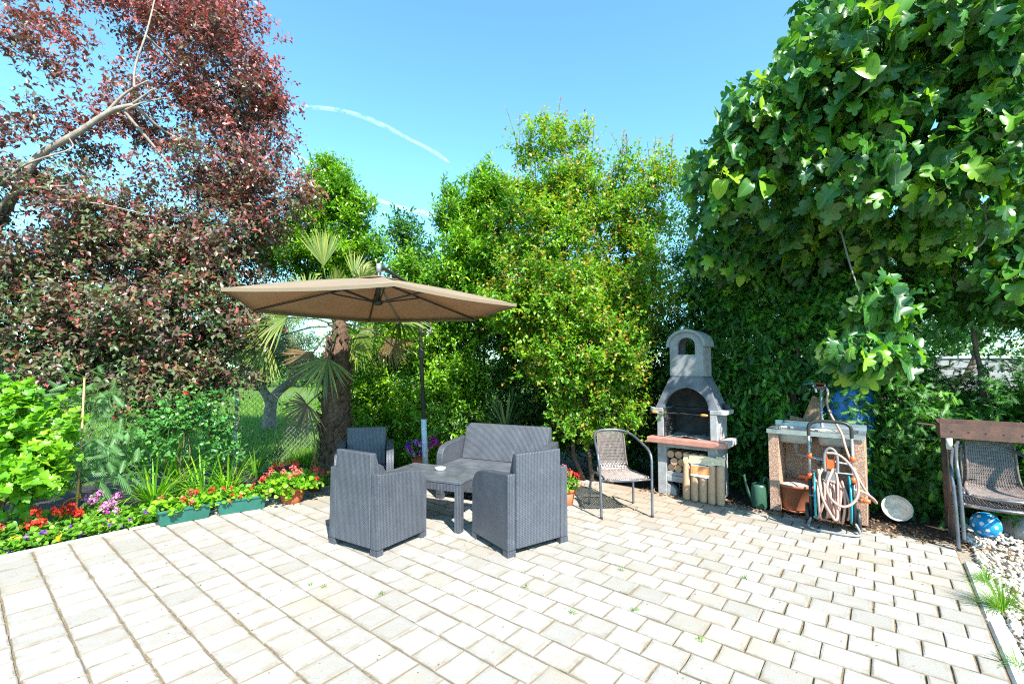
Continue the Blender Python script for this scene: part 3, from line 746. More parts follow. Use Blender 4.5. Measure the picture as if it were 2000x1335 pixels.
# crape myrtle like shrub with red new growth
b0 = Vector((1.0, 5.75, 0))
B = [pblob(*b) for b in [(1035, 290, 6.0, 26, 62, .22, .9), (1092, 290, 6.0, 26, 66, .22, 1), (1140, 300, 6.0, 20, 45, .22, .7), (1080, 390, 6.0, 70, 50, .45, 1), (1215, 330, 6.0, 20, 45, .2, .8), (1262, 335, 6.0, 22, 45, .2, .8), (1305, 350, 6.1, 24, 50, .2, .7), (1060, 470, 5.8, 100, 110, .6, 1), (1165, 420, 6.0, 70, 60, .5, 1), (1250, 430, 6.1, 65, 65, .5, 1), (1030, 590, 5.7, 90, 70, .5, .9), (1130, 590, 5.6, 140, 100, .7, 1), (1170, 700, 5.4, 110, 80, .6, 1), (1235, 560, 5.7, 65, 120, .5, 1), (1080, 690, 5.5, 90, 70, .5, .8), (1200, 810, 5.4, 80, 60, .4, .6), (1130, 800, 5.5, 70, 70, .4, .5)]]
r = shrub('tall_shrub', 'tall bright green shrub with orange red young leaves behind the wicker chair', 'shrub', b0, B, M['crape'], 480, 21, .085, 8, .22, .062, .038,
    [((1.0 + dx, 5.75 + dy, 0), tuple(at(px, py, 5.9)), .028, .012) for dx, dy, px, py in ((0, 0, 1080, 330), (.15, .1, 1180, 380), (.3, 0, 1250, 400), (-.1, .05, 1040, 480), (.22, -.1, 1200, 600), (.35, -.08, 1215, 690))], M['bark'], 26,
    up=.7, out=.5, droop=.05, young=.38, twigmat=M['twig'], tintz=.06, sunny=.5)
sp = [(at(a, b + 110, 6) - b0, at(a + d, b, 6) - b0) for a, b, d in ((1095, 190, 0), (1060, 230, 8), (1010, 210, -22), (1025, 225, -10), (1130, 225, 14), (1100, 215, 6), (1218, 255, 0), (1245, 268, 3), (1262, 275, 2), (1282, 270, 5), (1310, 262, 4), (1195, 258, -3), (1168, 275, 0), (1330, 285, 8), (1045, 260, -14), (1118, 250, 5))]
top_ = LAST_CC[LAST_CC[:, 2] > 1.3]; top_ = top_[rng.choice(len(top_), 110, replace=False)]
sp += [(Vector(q), Vector(q) + Vector((rng.normal() * .10, -.08 + rng.normal() * .08, rng.uniform(.28, .55)))) for q in top_]
shoots('shoot_leaves', [(Vector(a), Vector(b)) for a, b in sp], M['crape'], r, .085, .048, M['twig'], step=.038)
# laurels
for lab, bx, bl, nc in (
    ('upright bay laurel with pointed leafy tops, right of the umbrella tip gap', (-.6, 7.2, 0), [(945, 400, 7.0, 26, 62, .3, 1.2), (880, 440, 7.1, 24, 60, .3, 1.2), (985, 420, 6.9, 24, 62, .3, 1.1), (912, 440, 7.0, 30, 60, .3, 1), (945, 500, 6.9, 70, 70, .6, 1), (900, 570, 7, 85, 60, .6, 1), (960, 620, 6.9, 80, 60, .6, .8), (820, 560, 7.2, 60, 45, .5, .9)], 330),
    ('bay laurel rising between the plum tree and the palm top', (-2.9, 7.9, 0), [(640, 365, 7.6, 30, 52, .3, 1.2), (625, 430, 7.6, 50, 60, .4, 1), (700, 430, 7.5, 30, 45, .3, 1), (665, 400, 7.5, 30, 60, .3, 1), (600, 510, 7.6, 85, 50, .6, 1), (690, 510, 7.5, 60, 55, .5, 1), (540, 490, 7.7, 40, 40, .4, 1)], 280)):
    B = [pblob(*b) for b in bl]; l = Vector(bx)
    r = shrub('laurel_tree', lab, 'tree', l, B, M['laurel'], int(nc * .7), 20, .085, 9, .24, .105, .036, [(bx, tuple(at(b[0], b[1] + 20, b[2])), .03, .012) for b in bl[:4]], M['bark'], 14, T=LANCE, up=1.1, out=.35, droop=0, twigmat=M['twig'], tintz=.05, sunny=.5)
    tops = [(930, 325), (905, 380), (955, 345), (880, 385), (985, 360), (920, 350)] if 'right' in lab else [(640, 315), (660, 325), (625, 330), (700, 380), (735, 440), (610, 350)]
    Y = bl[0][2]
    shoots('shoot_leaves', [(at(a, b + 80, Y) - l, at(a, b, Y) - l) for a, b in tops] + [(Vector(q), Vector(q) + Vector((rng.normal() * .06, -.05, rng.uniform(.25, .45)))) for q in LAST_CC[rng.choice(len(LAST_CC), 60, replace=False)]], M['laurel'], r, .10, .034, M['twig'], LANCE, .02, 0)
# dense hedge shrubs behind the sofa
for lab, bx, bl in (('dark glossy hedge shrub between the palm trunk and the umbrella pole', (-1.9, 7.5, 0), [(740, 690, 7.4, 75, 75, .6, 1), (730, 800, 7.2, 80, 80, .6, 1), (800, 640, 7.4, 60, 50, .5, 1)]),
        ('dark glossy hedge shrub behind the umbrella pole and sofa', (-.9, 7.4, 0), [(870, 700, 7.2, 80, 80, .6, 1), (870, 810, 7.0, 90, 80, .6, 1), (900, 640, 7.2, 60, 50, .5, 1), (905, 760, 6.5, 25, 60, .2, .9)]),
        ('dark glossy hedge shrub behind the sofa back and yucca', (.2, 7.2, 0), [(1000, 700, 7.1, 90, 100, .6, 1), (1010, 830, 6.9, 90, 80, .6, 1), (1100, 780, 6.8, 80, 100, .5, 1)]),
        ('dark glossy hedge shrub behind the wicker chair stems', (1.7, 7.2, 0), [(1230, 700, 7.0, 80, 120, .6, 1), (1230, 840, 6.8, 80, 80, .6, 1), (1170, 560, 7.2, 80, 90, .5, .8)])):
    B = [pblob(*b) for b in bl]
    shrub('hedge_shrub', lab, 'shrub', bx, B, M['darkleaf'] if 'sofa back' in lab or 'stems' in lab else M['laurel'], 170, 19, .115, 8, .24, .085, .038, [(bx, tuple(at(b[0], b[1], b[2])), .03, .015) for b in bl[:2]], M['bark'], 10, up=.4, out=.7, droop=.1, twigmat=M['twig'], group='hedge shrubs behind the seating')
# slim tree with sky round it, farther off
B = [pblob(*b) for b in [(790, 450, 11, 16, 28, .5, 1), (775, 480, 11, 14, 30, .4, .8), (835, 475, 11, 20, 26, .4, .9), (800, 520, 11, 45, 30, .6, 1), (810, 575, 11, 60, 40, .7, 1)]]
shrub('slim_tree', 'slim grey green tree standing alone against the sky beyond the umbrella', 'tree', (-2.3, 11, 0), B, M['darkleaf'], 90, 12, .12, 8, .3, .13, .05, [((-2.3, 11, 0), tuple(at(795, 450, 11)), .05, .015)], M['bark_pale'], 10, T=LANCE, droop=.1)
# dark tree behind the barbecue
B = [pblob(*b) for b in [(1340, 420, 7.4, 60, 90, .5, .7), (1300, 600, 7.2, 50, 110, .5, .8), (1420, 600, 7.3, 90, 130, .6, .9), (1330, 720, 7.0, 80, 110, .6, 1), (1400, 820, 6.8, 90, 110, .5, 1), (1300, 850, 6.8, 60, 90, .5, .9), (1480, 480, 7.5, 100, 140, .6, 1)]]
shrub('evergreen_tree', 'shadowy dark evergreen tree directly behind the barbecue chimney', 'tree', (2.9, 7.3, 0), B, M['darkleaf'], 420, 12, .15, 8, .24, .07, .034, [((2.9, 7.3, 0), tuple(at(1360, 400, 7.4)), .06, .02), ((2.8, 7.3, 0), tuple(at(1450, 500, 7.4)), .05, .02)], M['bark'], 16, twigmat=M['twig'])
B = [pblob(*b) for b in [(1650, 560, 7.8, 120, 80, .6, 1), (1820, 540, 7.8, 120, 90, .6, 1), (1980, 560, 7.6, 90, 90, .6, 1), (1700, 640, 7.6, 120, 50, .5, .9), (2060, 640, 7.4, 90, 110, .5, .8), (1560, 680, 7.2, 80, 110, .5, .9)]]
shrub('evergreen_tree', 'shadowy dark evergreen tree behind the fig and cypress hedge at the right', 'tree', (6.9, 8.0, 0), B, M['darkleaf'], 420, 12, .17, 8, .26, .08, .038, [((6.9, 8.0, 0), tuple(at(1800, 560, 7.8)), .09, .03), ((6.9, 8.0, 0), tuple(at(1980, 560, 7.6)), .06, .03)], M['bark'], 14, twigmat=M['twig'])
# olive like tree on the lawn
l = Vector((-5.6, 10.6, -.05))
B = [pblob(*b) for b in [(520, 690, 10.5, 70, 35, .8, 1), (560, 660, 10.6, 60, 35, .8, 1), (480, 650, 10.5, 50, 40, .7, 1), (600, 700, 10.7, 40, 30, .6, .7), (530, 620, 10.6, 80, 30, .6, .8)]]
r = thing('olive_tree', 'small grey olive tree with forked trunk on the sunny lawn beyond the fence', 'tree', l)
cc = crown('crown', wroot(r, B), M['olive'], r, 230, 12, .17, 8, .28, .075, .022, T=LANCE, droop=.3, up=.2, twigmat=M['twig'])
mb = MB()
for pts, a, b in (([(525, 838, 10.6), (528, 795, 10.6), (535, 770, 10.6), (575, 740, 10.6), (600, 710, 10.6)], .17, .05), ([(530, 790, 10.6), (515, 760, 10.6), (490, 745, 10.6), (470, 720, 10.6)], .12, .04), ([(518, 762, 10.6), (505, 735, 10.6), (500, 700, 10.6)], .07, .03)): path(mb, pts, a, b, r)
mb.build('trunk', M['bark_pale'], r, True)
# cypress hedge: each tree its own
CN = ['straight behind the barbecue', 'right of the barbecue, over the watering can', 'behind the left end of the sink', 'behind the tap and timber', 'behind the white bowl', 'left of the rusty trough', 'behind the rusty trough', 'at the right edge behind the stacked chairs']
for i, a in enumerate((1.75, 1.25, .75, .25, -.25, -.75, -1.3, -1.9)):
    c = au(a, (6.12 if a > -.4 else 6.3) + .08 * math.sin(i * 2.1)); hgt = (2.7, 2.7, 2.6, 2.4, 1.25, 1.15, 1.2, 1.3)[i]
    B = []
    nz = 6 if hgt > 2 else 4
    for j in range(nz):
        z = .25 + (hgt - .35) * j / (nz - 1); s_ = .42 * (1 - .35 * j / nz)
        B.append((c.x + rng.normal() * .05, c.y + rng.normal() * .05, z, s_, s_, .28, 1))
    if i >= 4: B.append((c.x, c.y, 2.35, .35, .35, .35, .45)); B.append((c.x, c.y, 1.9, .28, .28, .25, .25))
    r = thing('cypress', 'feathery green cypress in the hedge, ' + CN[i], 'tree', c, 0, 'cypress hedge behind the barbecue and sink')
    cc = crown('crown', wroot(r, B), M['thuja'], r, 130 if hgt > 2 else 100, 10, .085, 9, .28, .12, .10, T=CYP, up=.15, out=1.0, droop=.45, flat=1.2, shell=.3, sunny=.2, zmin=.03, jit=.35, umin=5.88 - float(c.dot(EU)))
    mb = MB(); limb(mb, (0, 0, -.05), (rng.normal() * .05, rng.normal() * .05, max(hgt, 2.3)), .035, .012, 0, 8, 7, .012); mb.build('trunk', M['bark'], r, True)
    mb = MB()
    for q in rng.choice(len(cc), 16, replace=False):
        tt = Vector(cc[q]); limb(mb, (0, 0, max(.05, tt.z - .15)), tt, .009, .004, .05, 4, 4, .05)
    tag(mb.build('branches', M['bark'], r, True), kind='stuff')

# fig tree with big lobed leaves
r = thing('fig_tree', 'large fig tree with broad glossy lobed leaves overhanging from the right', 'tree', (6.2, 4.9, -.03))
rl = r.location
B = [pblob(*b) for b in [(1700, 120, 3.7, 170, 140, .6, 1.1), (1890, 60, 3.3, 160, 150, .6, 1.1), (1560, 250, 4.1, 140, 110, .6, 1), (1455, 210, 4.2, 50, 70, .3, .7), (1420, 340, 4.3, 65, 90, .45, 1), (1760, 320, 3.7, 190, 130, .6, 1), (1930, 280, 3.4, 100, 170, .5, 1), (1580, 430, 4.8, 190, 80, .5, 1), (1830, 460, 4.3, 160, 80, .45, .9), (1960, 500, 4.0, 70, 90, .35, .8), (1930, 580, 4.5, 110, 45, .3, .9), (1640, 30, 4.1, 80, 60, .4, .8), (1400, 460, 4.9, 50, 70, .35, .7),
     (1690, 690, 3.45, 62, 30, .12, 3), (1720, 590, 3.5, 40, 30, .12, 2), (1750, -120, 4.0, 260, 90, .6, .6), (2100, 250, 3.8, 120, 260, .6, .5), (1560, 510, 5.3, 200, 80, .4, 1.1), (1800, 560, 5.0, 200, 60, .4, .9)]]
cc, cd, ci = clumps(B, 1150, .5)
P_, L_, N_, S_, pet = [], [], [], [], []
sv = np.array(sun_dir)
for c, d in zip(cc, cd):
    k = int(rng.integers(5, 9)); ax = unit(d * .7 + np.array([0, 0, .3]) + rng.normal(size=3) * .4)
    for j in range(k):
        ph = j * 2.4 + rng.uniform(0, 1); o = unit(np.cross(ax, [.3, .5, .8])); q = np.cross(ax, o)
        s = o * math.cos(ph) + q * math.sin(ph); pdir = unit(s * .9 + ax * .5 + np.array([0, 0, .1])); pl = rng.uniform(.05, .12)
        b = c + ax * (j - k / 2) * .025; e = b + pdir * pl
        ld = unit(s * .8 + ax * .15 + np.array([0, 0, -.75]) + rng.normal(size=3) * .25)
        nn = unit(sv * .55 + np.array([0, -.25, .45]) + s * .25 + rng.normal(size=3) * .4)
        P_.append(e); L_.append(ld); N_.append(nn); S_.append(rng.uniform(.075, .16) * (1.0 if j < k - 2 else .65)); pet.append((b, e))
P_, L_, N_, S_ = map(np.array, (P_, L_, N_, S_))
pb = np.array([p[0] for p in pet]); pe = np.array([p[1] for p in pet])
V, T_ = spikes(pb - np.array(rl), (pe - pb), .0035); np_mesh('petioles', V, T_, leafmat('petiole', [(0, (.22, .32, .05)), (1, (.3, .4, .08))]), r)
inv_ = (np.abs(P_[:, 0] / P_[:, 1]) < 1.13) & (P_[:, 2] < EYE + P_[:, 1] * .82)
size = np.where(inv_, S_ / P_[:, 1], 0); order = np.argsort(-size); solo_i = order[:300]; rest = order[300:]
vi_ = rng.choice(5, len(P_), p=[.33, .3, .25, .06, .06])
FM = []
for T in FIGL:
    me = np_mesh('leaf', T[0] * np.array([1, 1.05, 1]), T[1], M['fig'], attrs={'tint': np.zeros(len(T[0]))}, uv=T[0][:, :2], as_mesh=True); FM.append(me)
for i in solo_i:
    l = unit(L_[i]); w = unit(np.cross(N_[i], l)); n = np.cross(l, w); s = S_[i] * 1.1
    o = link('leaf', FM[vi_[i]], r); p = P_[i] - np.array(rl)
    o.matrix_local = Matrix(((l[0] * s, w[0] * s, n[0] * s, p[0]), (l[1] * s, w[1] * s, n[1] * s, p[1]), (l[2] * s, w[2] * s, n[2] * s, p[2]), (0, 0, 0, 1)))
VV, TT, UU, AA = [], [], [], []; nb_ = 0
for v in range(5):
    ids = [i for i in rest if vi_[i] == v]; T = FIGL[v]
    V, Tr = place(T, P_[ids] - np.array(rl), L_[ids], N_[ids], S_[ids] * 1.1, S_[ids] * 1.15)
    VV.append(V); TT.append(Tr + nb_); nb_ += len(V); UU.append(np.tile(T[0][:, :2], (len(ids), 1))); AA.append(np.repeat(rng.uniform(0, 1, len(ids)), len(T[0])))
np_mesh('foliage', np.concatenate(VV), np.concatenate(TT), M['fig'], r, {'tint': np.concatenate(AA)}, 'stuff', uv=np.concatenate(UU))
mb = MB(); sp = limb(mb, (0, 0, 0), at(1960, 420, 4.2) - rl, .075, .05, .03, 9, 9, .02); sp2 = limb(mb, at(1960, 520, 4.4) - rl, at(1800, 250, 4.2) - rl, .05, .03, .05, 8, 8, .03)
mb.build('trunk', M['bark_fig'], r, True)
mb = MB()
for q in rng.choice(np.flatnonzero((ci != 13) & (ci != 14)), 46, replace=False):
    tt = Vector(cc[q]) - rl; s = min(sp[4:] + sp2[1:], key=lambda p: (p - tt).length); limb(mb, s, tt, .02, .006, .07, 8, 6, .04)
path(mb, [(1640, 440, 4.0), (1660, 520, 3.8), (1690, 600, 3.5), (1700, 660, 3.45)], .008, .005, r, 6)
path(mb, [(1920, 400, 3.4), (1930, 440, 3.4), (1925, 470, 3.4), (1900, 490, 3.4)], .008, .005, r, 6)
mb.build('branch', M['bark_fig'], r, True)

# palm
r = thing('fan_palm', 'fan palm with shaggy brown trunk and drooping fronds left of the seating', 'palm', (-2.25, 5.95, 0)); rl = r.location
prof = [(.30, 0), (.26, .12), (.235, .4), (.22, .8), (.205, 1.2), (.18, 1.5), (.15, 1.75), (.11, 1.95), (.05, 2.05)]
n = 20; mb = MB(); vs = []
hh = np.linspace(0, 2.05, 46)
for z in hh:
    rr = .78 * np.interp(z, [p[1] for p in prof], [p[0] for p in prof])
    for k_ in range(n):
        a = 2 * PI * k_ / n; q = rr * (1 + .10 * math.sin(a * 5 + z * 31) * math.sin(z * 26 + a * 3) + rng.normal() * .03)
        vs.append((q * math.cos(a) - .06 * z + .03 * z * z, q * math.sin(a), z))
mb.add(vs, [(i * n + k_, i * n + (k_ + 1) % n, (i + 1) * n + (k_ + 1) % n, (i + 1) * n + k_) for i in range(45) for k_ in range(n)])
mb.build('trunk', M['fibre'], r, True)
mb = MB()                                   # old leaf bases and loose fibres
for i in range(110):
    z = rng.uniform(.1, 1.95); a = rng.uniform(0, 2 * PI); rr = np.interp(z, [p[1] for p in prof], [p[0] for p in prof]) * .77
    x0 = -.06 * z + .03 * z * z; b = Vector((x0 + rr * math.cos(a), rr * math.sin(a), z)); o = Vector((math.cos(a), math.sin(a), rng.uniform(.4, 1.6))).normalized()
    mb.tube([b - o * .02, b + o * .05, b + o * .09 + Vector((0, 0, .02))], [.022, .015, .007], 5)
tag(mb.build('leaf_bases', M['fibre'], r, True), kind='stuff')
P = np.stack([rng.uniform(0, 2 * PI, 1500), rng.uniform(.1, 2.0, 1500)], 1); rr = np.interp(P[:, 1], [p[1] for p in prof], [p[0] for p in prof])
Q = np.stack([-.06 * P[:, 1] + .03 * P[:, 1] ** 2 + rr * .78 * np.cos(P[:, 0]), rr * .78 * np.sin(P[:, 0]), P[:, 1]], 1)
Dq = np.stack([np.cos(P[:, 0]), np.sin(P[:, 0]), rng.uniform(-1.5, 1, 1500)], 1) * .05 + rng.normal(size=(1500, 3)) * .03
V, T_ = spikes(Q, Dq, .0022); np_mesh('fibres', V, T_, M['fibre'], r, kind='stuff')
def frond(hub, d, nrm, size, mat, droop=.25, span=115, n=30, base=None, width=.021):
    hub = Vector(hub); d = Vector(d).normalized(); nrm = Vector(nrm); w = nrm.cross(d).normalized(); V, T, A = [], [], []
    for i in range(n):
        a = R(-span + 2 * span * i / (n - 1) + rng.normal() * 2.5); e = (d * math.cos(a) + w * math.sin(a)); L = size * (1 - .28 * abs(a / PI) + rng.normal() * .06)
        s = w * math.cos(a) - d * math.sin(a); up = e.cross(s).normalized(); tn = rng.uniform(); b = len(V)
        for j, t in enumerate((0, .25, .55, .8, 1.0)):
            c = hub + e * (L * t) + Vector((0, 0, -1)) * (droop * L * t * t * rng.uniform(.7, 1.3)) 
            wd = width * (.25, .8, 1, .6, .03)[j] * size / .5
            V += [tuple(c - s * wd * .5 + up * wd * .22), tuple(c), tuple(c + s * wd * .5 + up * wd * .22)]; A += [tn * .8 + .2 * t] * 3
        for j in range(4):
            q = b + 3 * j; T += [(q, q + 1, q + 4), (q, q + 4, q + 3), (q + 1, q + 2, q + 5), (q + 1, q + 5, q + 4)]
    o = np_mesh('frond', np.array(V), np.array(T), mat, r, {'tint': np.array(A)})
    if base is not None:
        m_ = MB(); limb(m_, base, hub, .012, .008, .04, 5, 5, .01); m_.build('stalk', mat, o, True)
top = Vector((-.02, 0, 1.98))
def h(px, py, Y=5.8): return at(px, py, Y) - rl
for px, py, Y, d, nr, s_, mt, dr, sp_ in (
    (632, 520, 5.8, (-.1, -.1, 1), (.5, -1, .1), .50, 'palm', .05, 32), (600, 575, 5.6, (-.4, -.2, .8), (.3, -1, .5), .40, 'palm', .25, 80), (655, 570, 5.9, (.2, -.2, .9), (-.6, -1, .3), .42, 'palm', .2, 55), (705, 560, 5.6, (.5, -.1, .9), (.7, -1, .4), .38, 'palm', .3, 45),
    (745, 570, 5.9, (.9, 0, .4), (0, -1, .9), .4, 'palm', .35, 100), (780, 620, 5.8, (.9, -.1, -.1), (0, -.8, .8), .5, 'palm', .4, 100), (560, 620, 5.6, (-1, -.1, .1), (0, -.7, .8), .55, 'palm', .4, 90), (520, 665, 5.7, (-.8, -.1, -.8), (0, -1, .3), .5, 'palm', .3, 80),
    (640, 700, 5.45, (-.25, -.25, -1), (0, -1, .1), .48, 'palm', .1, 75), (610, 690, 5.5, (-.5, -.1, -1), (0, -1, .2), .42, 'deadpalm', .1, 80), (600, 790, 5.6, (-.6, -.3, -.6), (0, -1, .5), .42, 'deadpalm', .35, 100), (700, 650, 6.3, (.6, .4, -.6), (0, -1, .3), .5, 'palm', .3, 90),
    (610, 610, 6.3, (-.5, .6, .3), (0, -.8, .7), .5, 'palm', .35, 100), (760, 660, 6.1, (.4, .2, -1), (0, -1, .2), .42, 'deadpalm', .1, 60), (690, 540, 6.2, (.3, .3, 1), (.8, -1, .1), .42, 'palm', .15, 40), (455, 760, 6.5, (-.2, -.1, -1), (0, -1, .1), .3, 'deadpalm', .2, 70)):
    hub = h(px, py, Y)
    if px == 455: continue
    frond(hub, d, nr, s_, M[mt], dr, sp_, base=top if py < 780 else Vector((-.05, 0, 1.2)))

# yucca
def straps(name, n, L, w, mat, parent, spread=.9, arch=.9, base=(0, 0, 0), br=.04, stiff=False, c=None):
    V, T, A = [], [], []
    for i in range(n):
        a = rng.uniform(0, 2 * PI); e = rng.uniform(.15, 1) * spread; o = Vector((math.cos(a), math.sin(a), 0)); s = Vector((-o.y, o.x, 0)); l = L * rng.uniform(.7, 1.15); tn = rng.uniform(); b = len(V)
        p = Vector(base) + o * rng.uniform(0, br); ang = PI / 2 - e * .8; cur = arch * e * rng.uniform(.7, 1.3); m_ = 6
        for j in range(m_ + 1):
            t = j / m_; wd = w * (1 - t) ** .6 * (.75 + .5 * t) if j < m_ else .0006
            f = o * math.cos(ang) + Vector((0, 0, 1)) * math.sin(ang); up = s.cross(f)
            V += [tuple(p - s * wd * .5 + up * wd * .15), tuple(p + s * wd * .5 + up * wd * .15)]; A += [tn] * 2
            p = p + f * (l / m_); ang -= cur * (2.2 if not stiff else .5) / m_
            if p.z < .01: p.z = .01
        for j in range(m_): q = b + 2 * j; T += [(q, q + 1, q + 3), (q, q + 3, q + 2)]
    return np_mesh(name, np.array(V), np.array(T), mat, parent, {'tint': np.array(A)})
y = thing('yucca', 'spiky yucca with stiff narrow leaves behind the sofa back', 'plant', (-.12, 6.2, 0))
mb = MB(); mb.tube([(0, 0, 0), (.02, 0, .35), (.05, 0, .62)], [.05, .045, .04], 8); mb.build('stem', M['fibre'], y, True)
straps('leaves', 70, .55, .034, M['yucca'], y, 2.2, .35, (.03, 0, .58), .03, True)

# ------------------------------------------------------------------ flower bed on the left
l = Vector((-4.35, 3.95, -.03))
B = [pblob(*b) for b in [(20, 830, 3.95, 55, 60, .25, 1), (50, 920, 3.9, 50, 60, .25, 1), (-10, 950, 3.9, 50, 70, .25, 1), (95, 830, 3.95, 30, 25, .12, .5), (100, 920, 3.9, 22, 25, .12, .4), (-60, 850, 3.9, 60, 110, .3, 1)]]
r = shrub('garden_shrub', 'lime green bush with lobed leaves at the left edge of the bed', 'shrub', l, B, M['lime'], 70, 7, .06, 6, .16, .085, .085, [((-4.35, 3.95, 0), tuple(at(20, 820, 3.95)), .012, .006), ((-4.3, 3.9, 0), tuple(at(60, 880, 3.9)), .012, .006)], M['twig'], 12, T=MAPLE, crown_name='foliage', parts=('stems', 'branches'), up=.7, twigmat=M['twig'], flat=.5, sunny=.8)
for i in range(10):   # a few sprays standing high
    pass
shoots('shoot_leaves', [(at(a, b + 45, 3.95) - l, at(a + d, b, 3.95) - l) for a, b, d in ((35, 760, 3), (10, 765, -4), (60, 790, 8), (100, 795, 12), (118, 880, 14))], M['lime'], r, .09, .085, M['twig'], MAPLE, .04, 0)
r = thing('mimosa_sapling', 'young mimosa with fine feathery leaves tied to the bamboo stake', 'sapling', (-4.02, 4.32, -.03)); l = r.location
B = [pblob(*b) for b in [(190, 770, 4.6, 50, 18, .2, .9), (130, 770, 4.5, 40, 16, .2, .7), (185, 870, 4.4, 60, 26, .2, 1), (130, 890, 4.3, 40, 22, .15, .8), (200, 930, 4.3, 50, 25, .15, .9), (150, 725, 4.6, 25, 14, .15, .5), (170, 810, 4.5, 50, 14, .2, .6)]]
crown('foliage', wroot(r, B), M['feather'], r, 46, 3, .06, 2, .14, .24, .22, T=FEA, up=.1, out=1, droop=.3, flat=1.2, sunny=.1)
mb = MB(); limb(mb, (0, 0, 0), at(165, 740, 4.5) - l, .009, .004, .02, 8, 5, .01)
for px, py in ((200, 860), (130, 890), (215, 920), (190, 775), (125, 775)): limb(mb, Vector((0, 0, .35 if py > 850 else .9)), at(px, py, 4.4) - l, .004, .002, .05, 5, 4, .03)
mb.build('stem', M['twig'], r, True)
for lab, lx, bl in (('rose bush with glossy leaves and one pink bloom below the plum tree', (-3.55, 5.0, -.03), [(360, 800, 5.0, 45, 30, .2, 1), (300, 850, 4.9, 35, 35, .2, .8), (345, 850, 5.0, 45, 25, .2, .8), (385, 780, 5.1, 25, 20, .15, .6), (250, 890, 4.8, 25, 20, .12, .5)]),
                ('thin rose bush beside the white fence post', (-3.2, 5.35, -.03), [(440, 850, 5.3, 18, 22, .12, .7), (465, 800, 5.4, 16, 14, .1, .6), (435, 890, 5.3, 25, 18, .12, .7), (405, 830, 5.2, 20, 30, .12, .5)])):
    B = [pblob(*b) for b in bl]
    r = shrub('rose_bush', lab, 'shrub', lx, B, M['rose'], 44 if 'pink' in lab else 22, 7, .06, 6, .13, .058, .044, [(lx, tuple(at(b[0], b[1], b[2])), .009, .004) for b in bl[:4]], M['twig'], 12, crown_name='foliage', parts=('stems', 'branches'), twigmat=M['twig'])
    if 'pink' in lab:
        V, T_ = place(OVAL, np.repeat(np.array([at(364, 766, 5.0) - r.location]), 18, 0), sphere(18), sphere(18), .035, .035); np_mesh('bloom', V, T_, M['f_coral'], r, {'tint': np.repeat(rng.uniform(0, 1, 18), 5)})
for i, (px, py, n, L, lab) in enumerate(((300, 985, 60, .62, 'large daylily clump of arching leaves behind the left planter box'), (395, 975, 34, .5, 'daylily clump between the two green planter boxes'), (445, 960, 44, .55, 'daylily clump behind the right planter box'), (350, 960, 34, .55, 'daylily clump behind the left planter box, under the rose bush'), (500, 925, 30, .4, 'small daylily clump left of the terracotta geranium pot'))):
    g = gp(px, py); d = thing('daylily', lab, 'plant', (g.x, g.y, -.03), 0, 'daylilies along the bed'); straps('leaves', int(n * 1.6), L * 1.1, .026, M['lime'] if i != 4 else M['herb'], d, 1.1, 1.0, br=.07)
    if i in (0, 2):
        mb = MB(); 
        for q in range(3): limb(mb, (0, 0, 0), (rng.normal() * .12, rng.normal() * .1, L * rng.uniform(1.1, 1.4)), .004, .002, 0, 5, 4, .02)
        mb.build('flower_stalk', M['herb'], d, True)

def bouquet(root, c, r, h_, nl, ls, heads, flower_mats, mat='herb', head_r=.03, npet=24, ps=.018, stalk=True, droopz=0):
    """low leafy dome with flower heads on stalks"""
    d = sphere(nl); d[:, 2] = np.abs(d[:, 2]) * 1.0 - droopz; q = rng.uniform(.45, 1, nl)[:, None]
    P = np.array(c) + d * q * np.array([r, r, h_]); P[:, 2] = np.maximum(P[:, 2], c[2] - droopz * h_)
    V, T_ = place(ROUND, P, unit(d * np.array([1, 1, .2]) + rng.normal(size=(nl, 3)) * .4), unit(d * .5 + np.array(sun_dir) * .6 + rng.normal(size=(nl, 3)) * .4), ls * rng.uniform(.6, 1.2, nl), ls * rng.uniform(.7, 1.1, nl))
    np_mesh('leaves', V, T_, M[mat], root, {'tint': np.repeat(rng.uniform(0, 1, nl), len(ROUND[0]))})
    mb = MB()
    for k in range(heads):
        e = sphere(1)[0]; e[2] = abs(e[2]) * 1.1; e = unit(e + np.array([.0, -.35, .1])); p = np.array(c) + e * np.array([r, r, h_]) * rng.uniform(.9, 1.15) + np.array([0, 0, head_r * .6])
        if stalk: mb.tube([Vector(c), Vector(c).lerp(Vector(p), .6) , Vector(p)], .0025, 4)
        dd = sphere(npet); pp = p + dd * head_r * rng.uniform(.6, 1, npet)[:, None]
        V, T_ = place(OVAL, pp, unit(rng.normal(size=(npet, 3))), unit(dd + np.array([0, -.2, .3])), ps, ps)
        np_mesh('flower', V, T_, M[flower_mats[k % len(flower_mats)]], root, {'tint': np.repeat(rng.uniform(0, 1, npet), 5)})
    if stalk: mb.build('stalks', M['herb'], root)
# bed flowers
def bedplant(name, lab, px, py, r_, h_, nl, heads, fm, **kw):
    g = gp(px, py); b = thing(name, lab, 'flower', (g.x, g.y, -.03), 0, kw.pop('group', None)); bouquet(b, (0, 0, .02), r_, h_, nl, kw.pop('ls', .035), heads, fm, **kw); return b
bedplant('geranium', 'red geranium with several full flower heads at the left end of the bed', 95, 1036, .17, .20, 90, 8, ['f_red'], ls=.05, head_r=.045, npet=40, ps=.025)
bedplant('geranium', 'red geranium low at the left picture edge of the bed', 20, 1052, .14, .15, 70, 4, ['f_red'], ls=.045, head_r=.04, npet=34, ps=.024)
bedplant('geranium', 'pink geranium right of the bamboo stake', 195, 1008, .16, .20, 80, 8, ['f_pink'], ls=.045, head_r=.042, npet=34, ps=.024)
bedplant('geranium', 'leafy geranium without many flowers left of the green planter', 255, 1010, .16, .10, 110, 1, ['f_pink'], ls=.05)
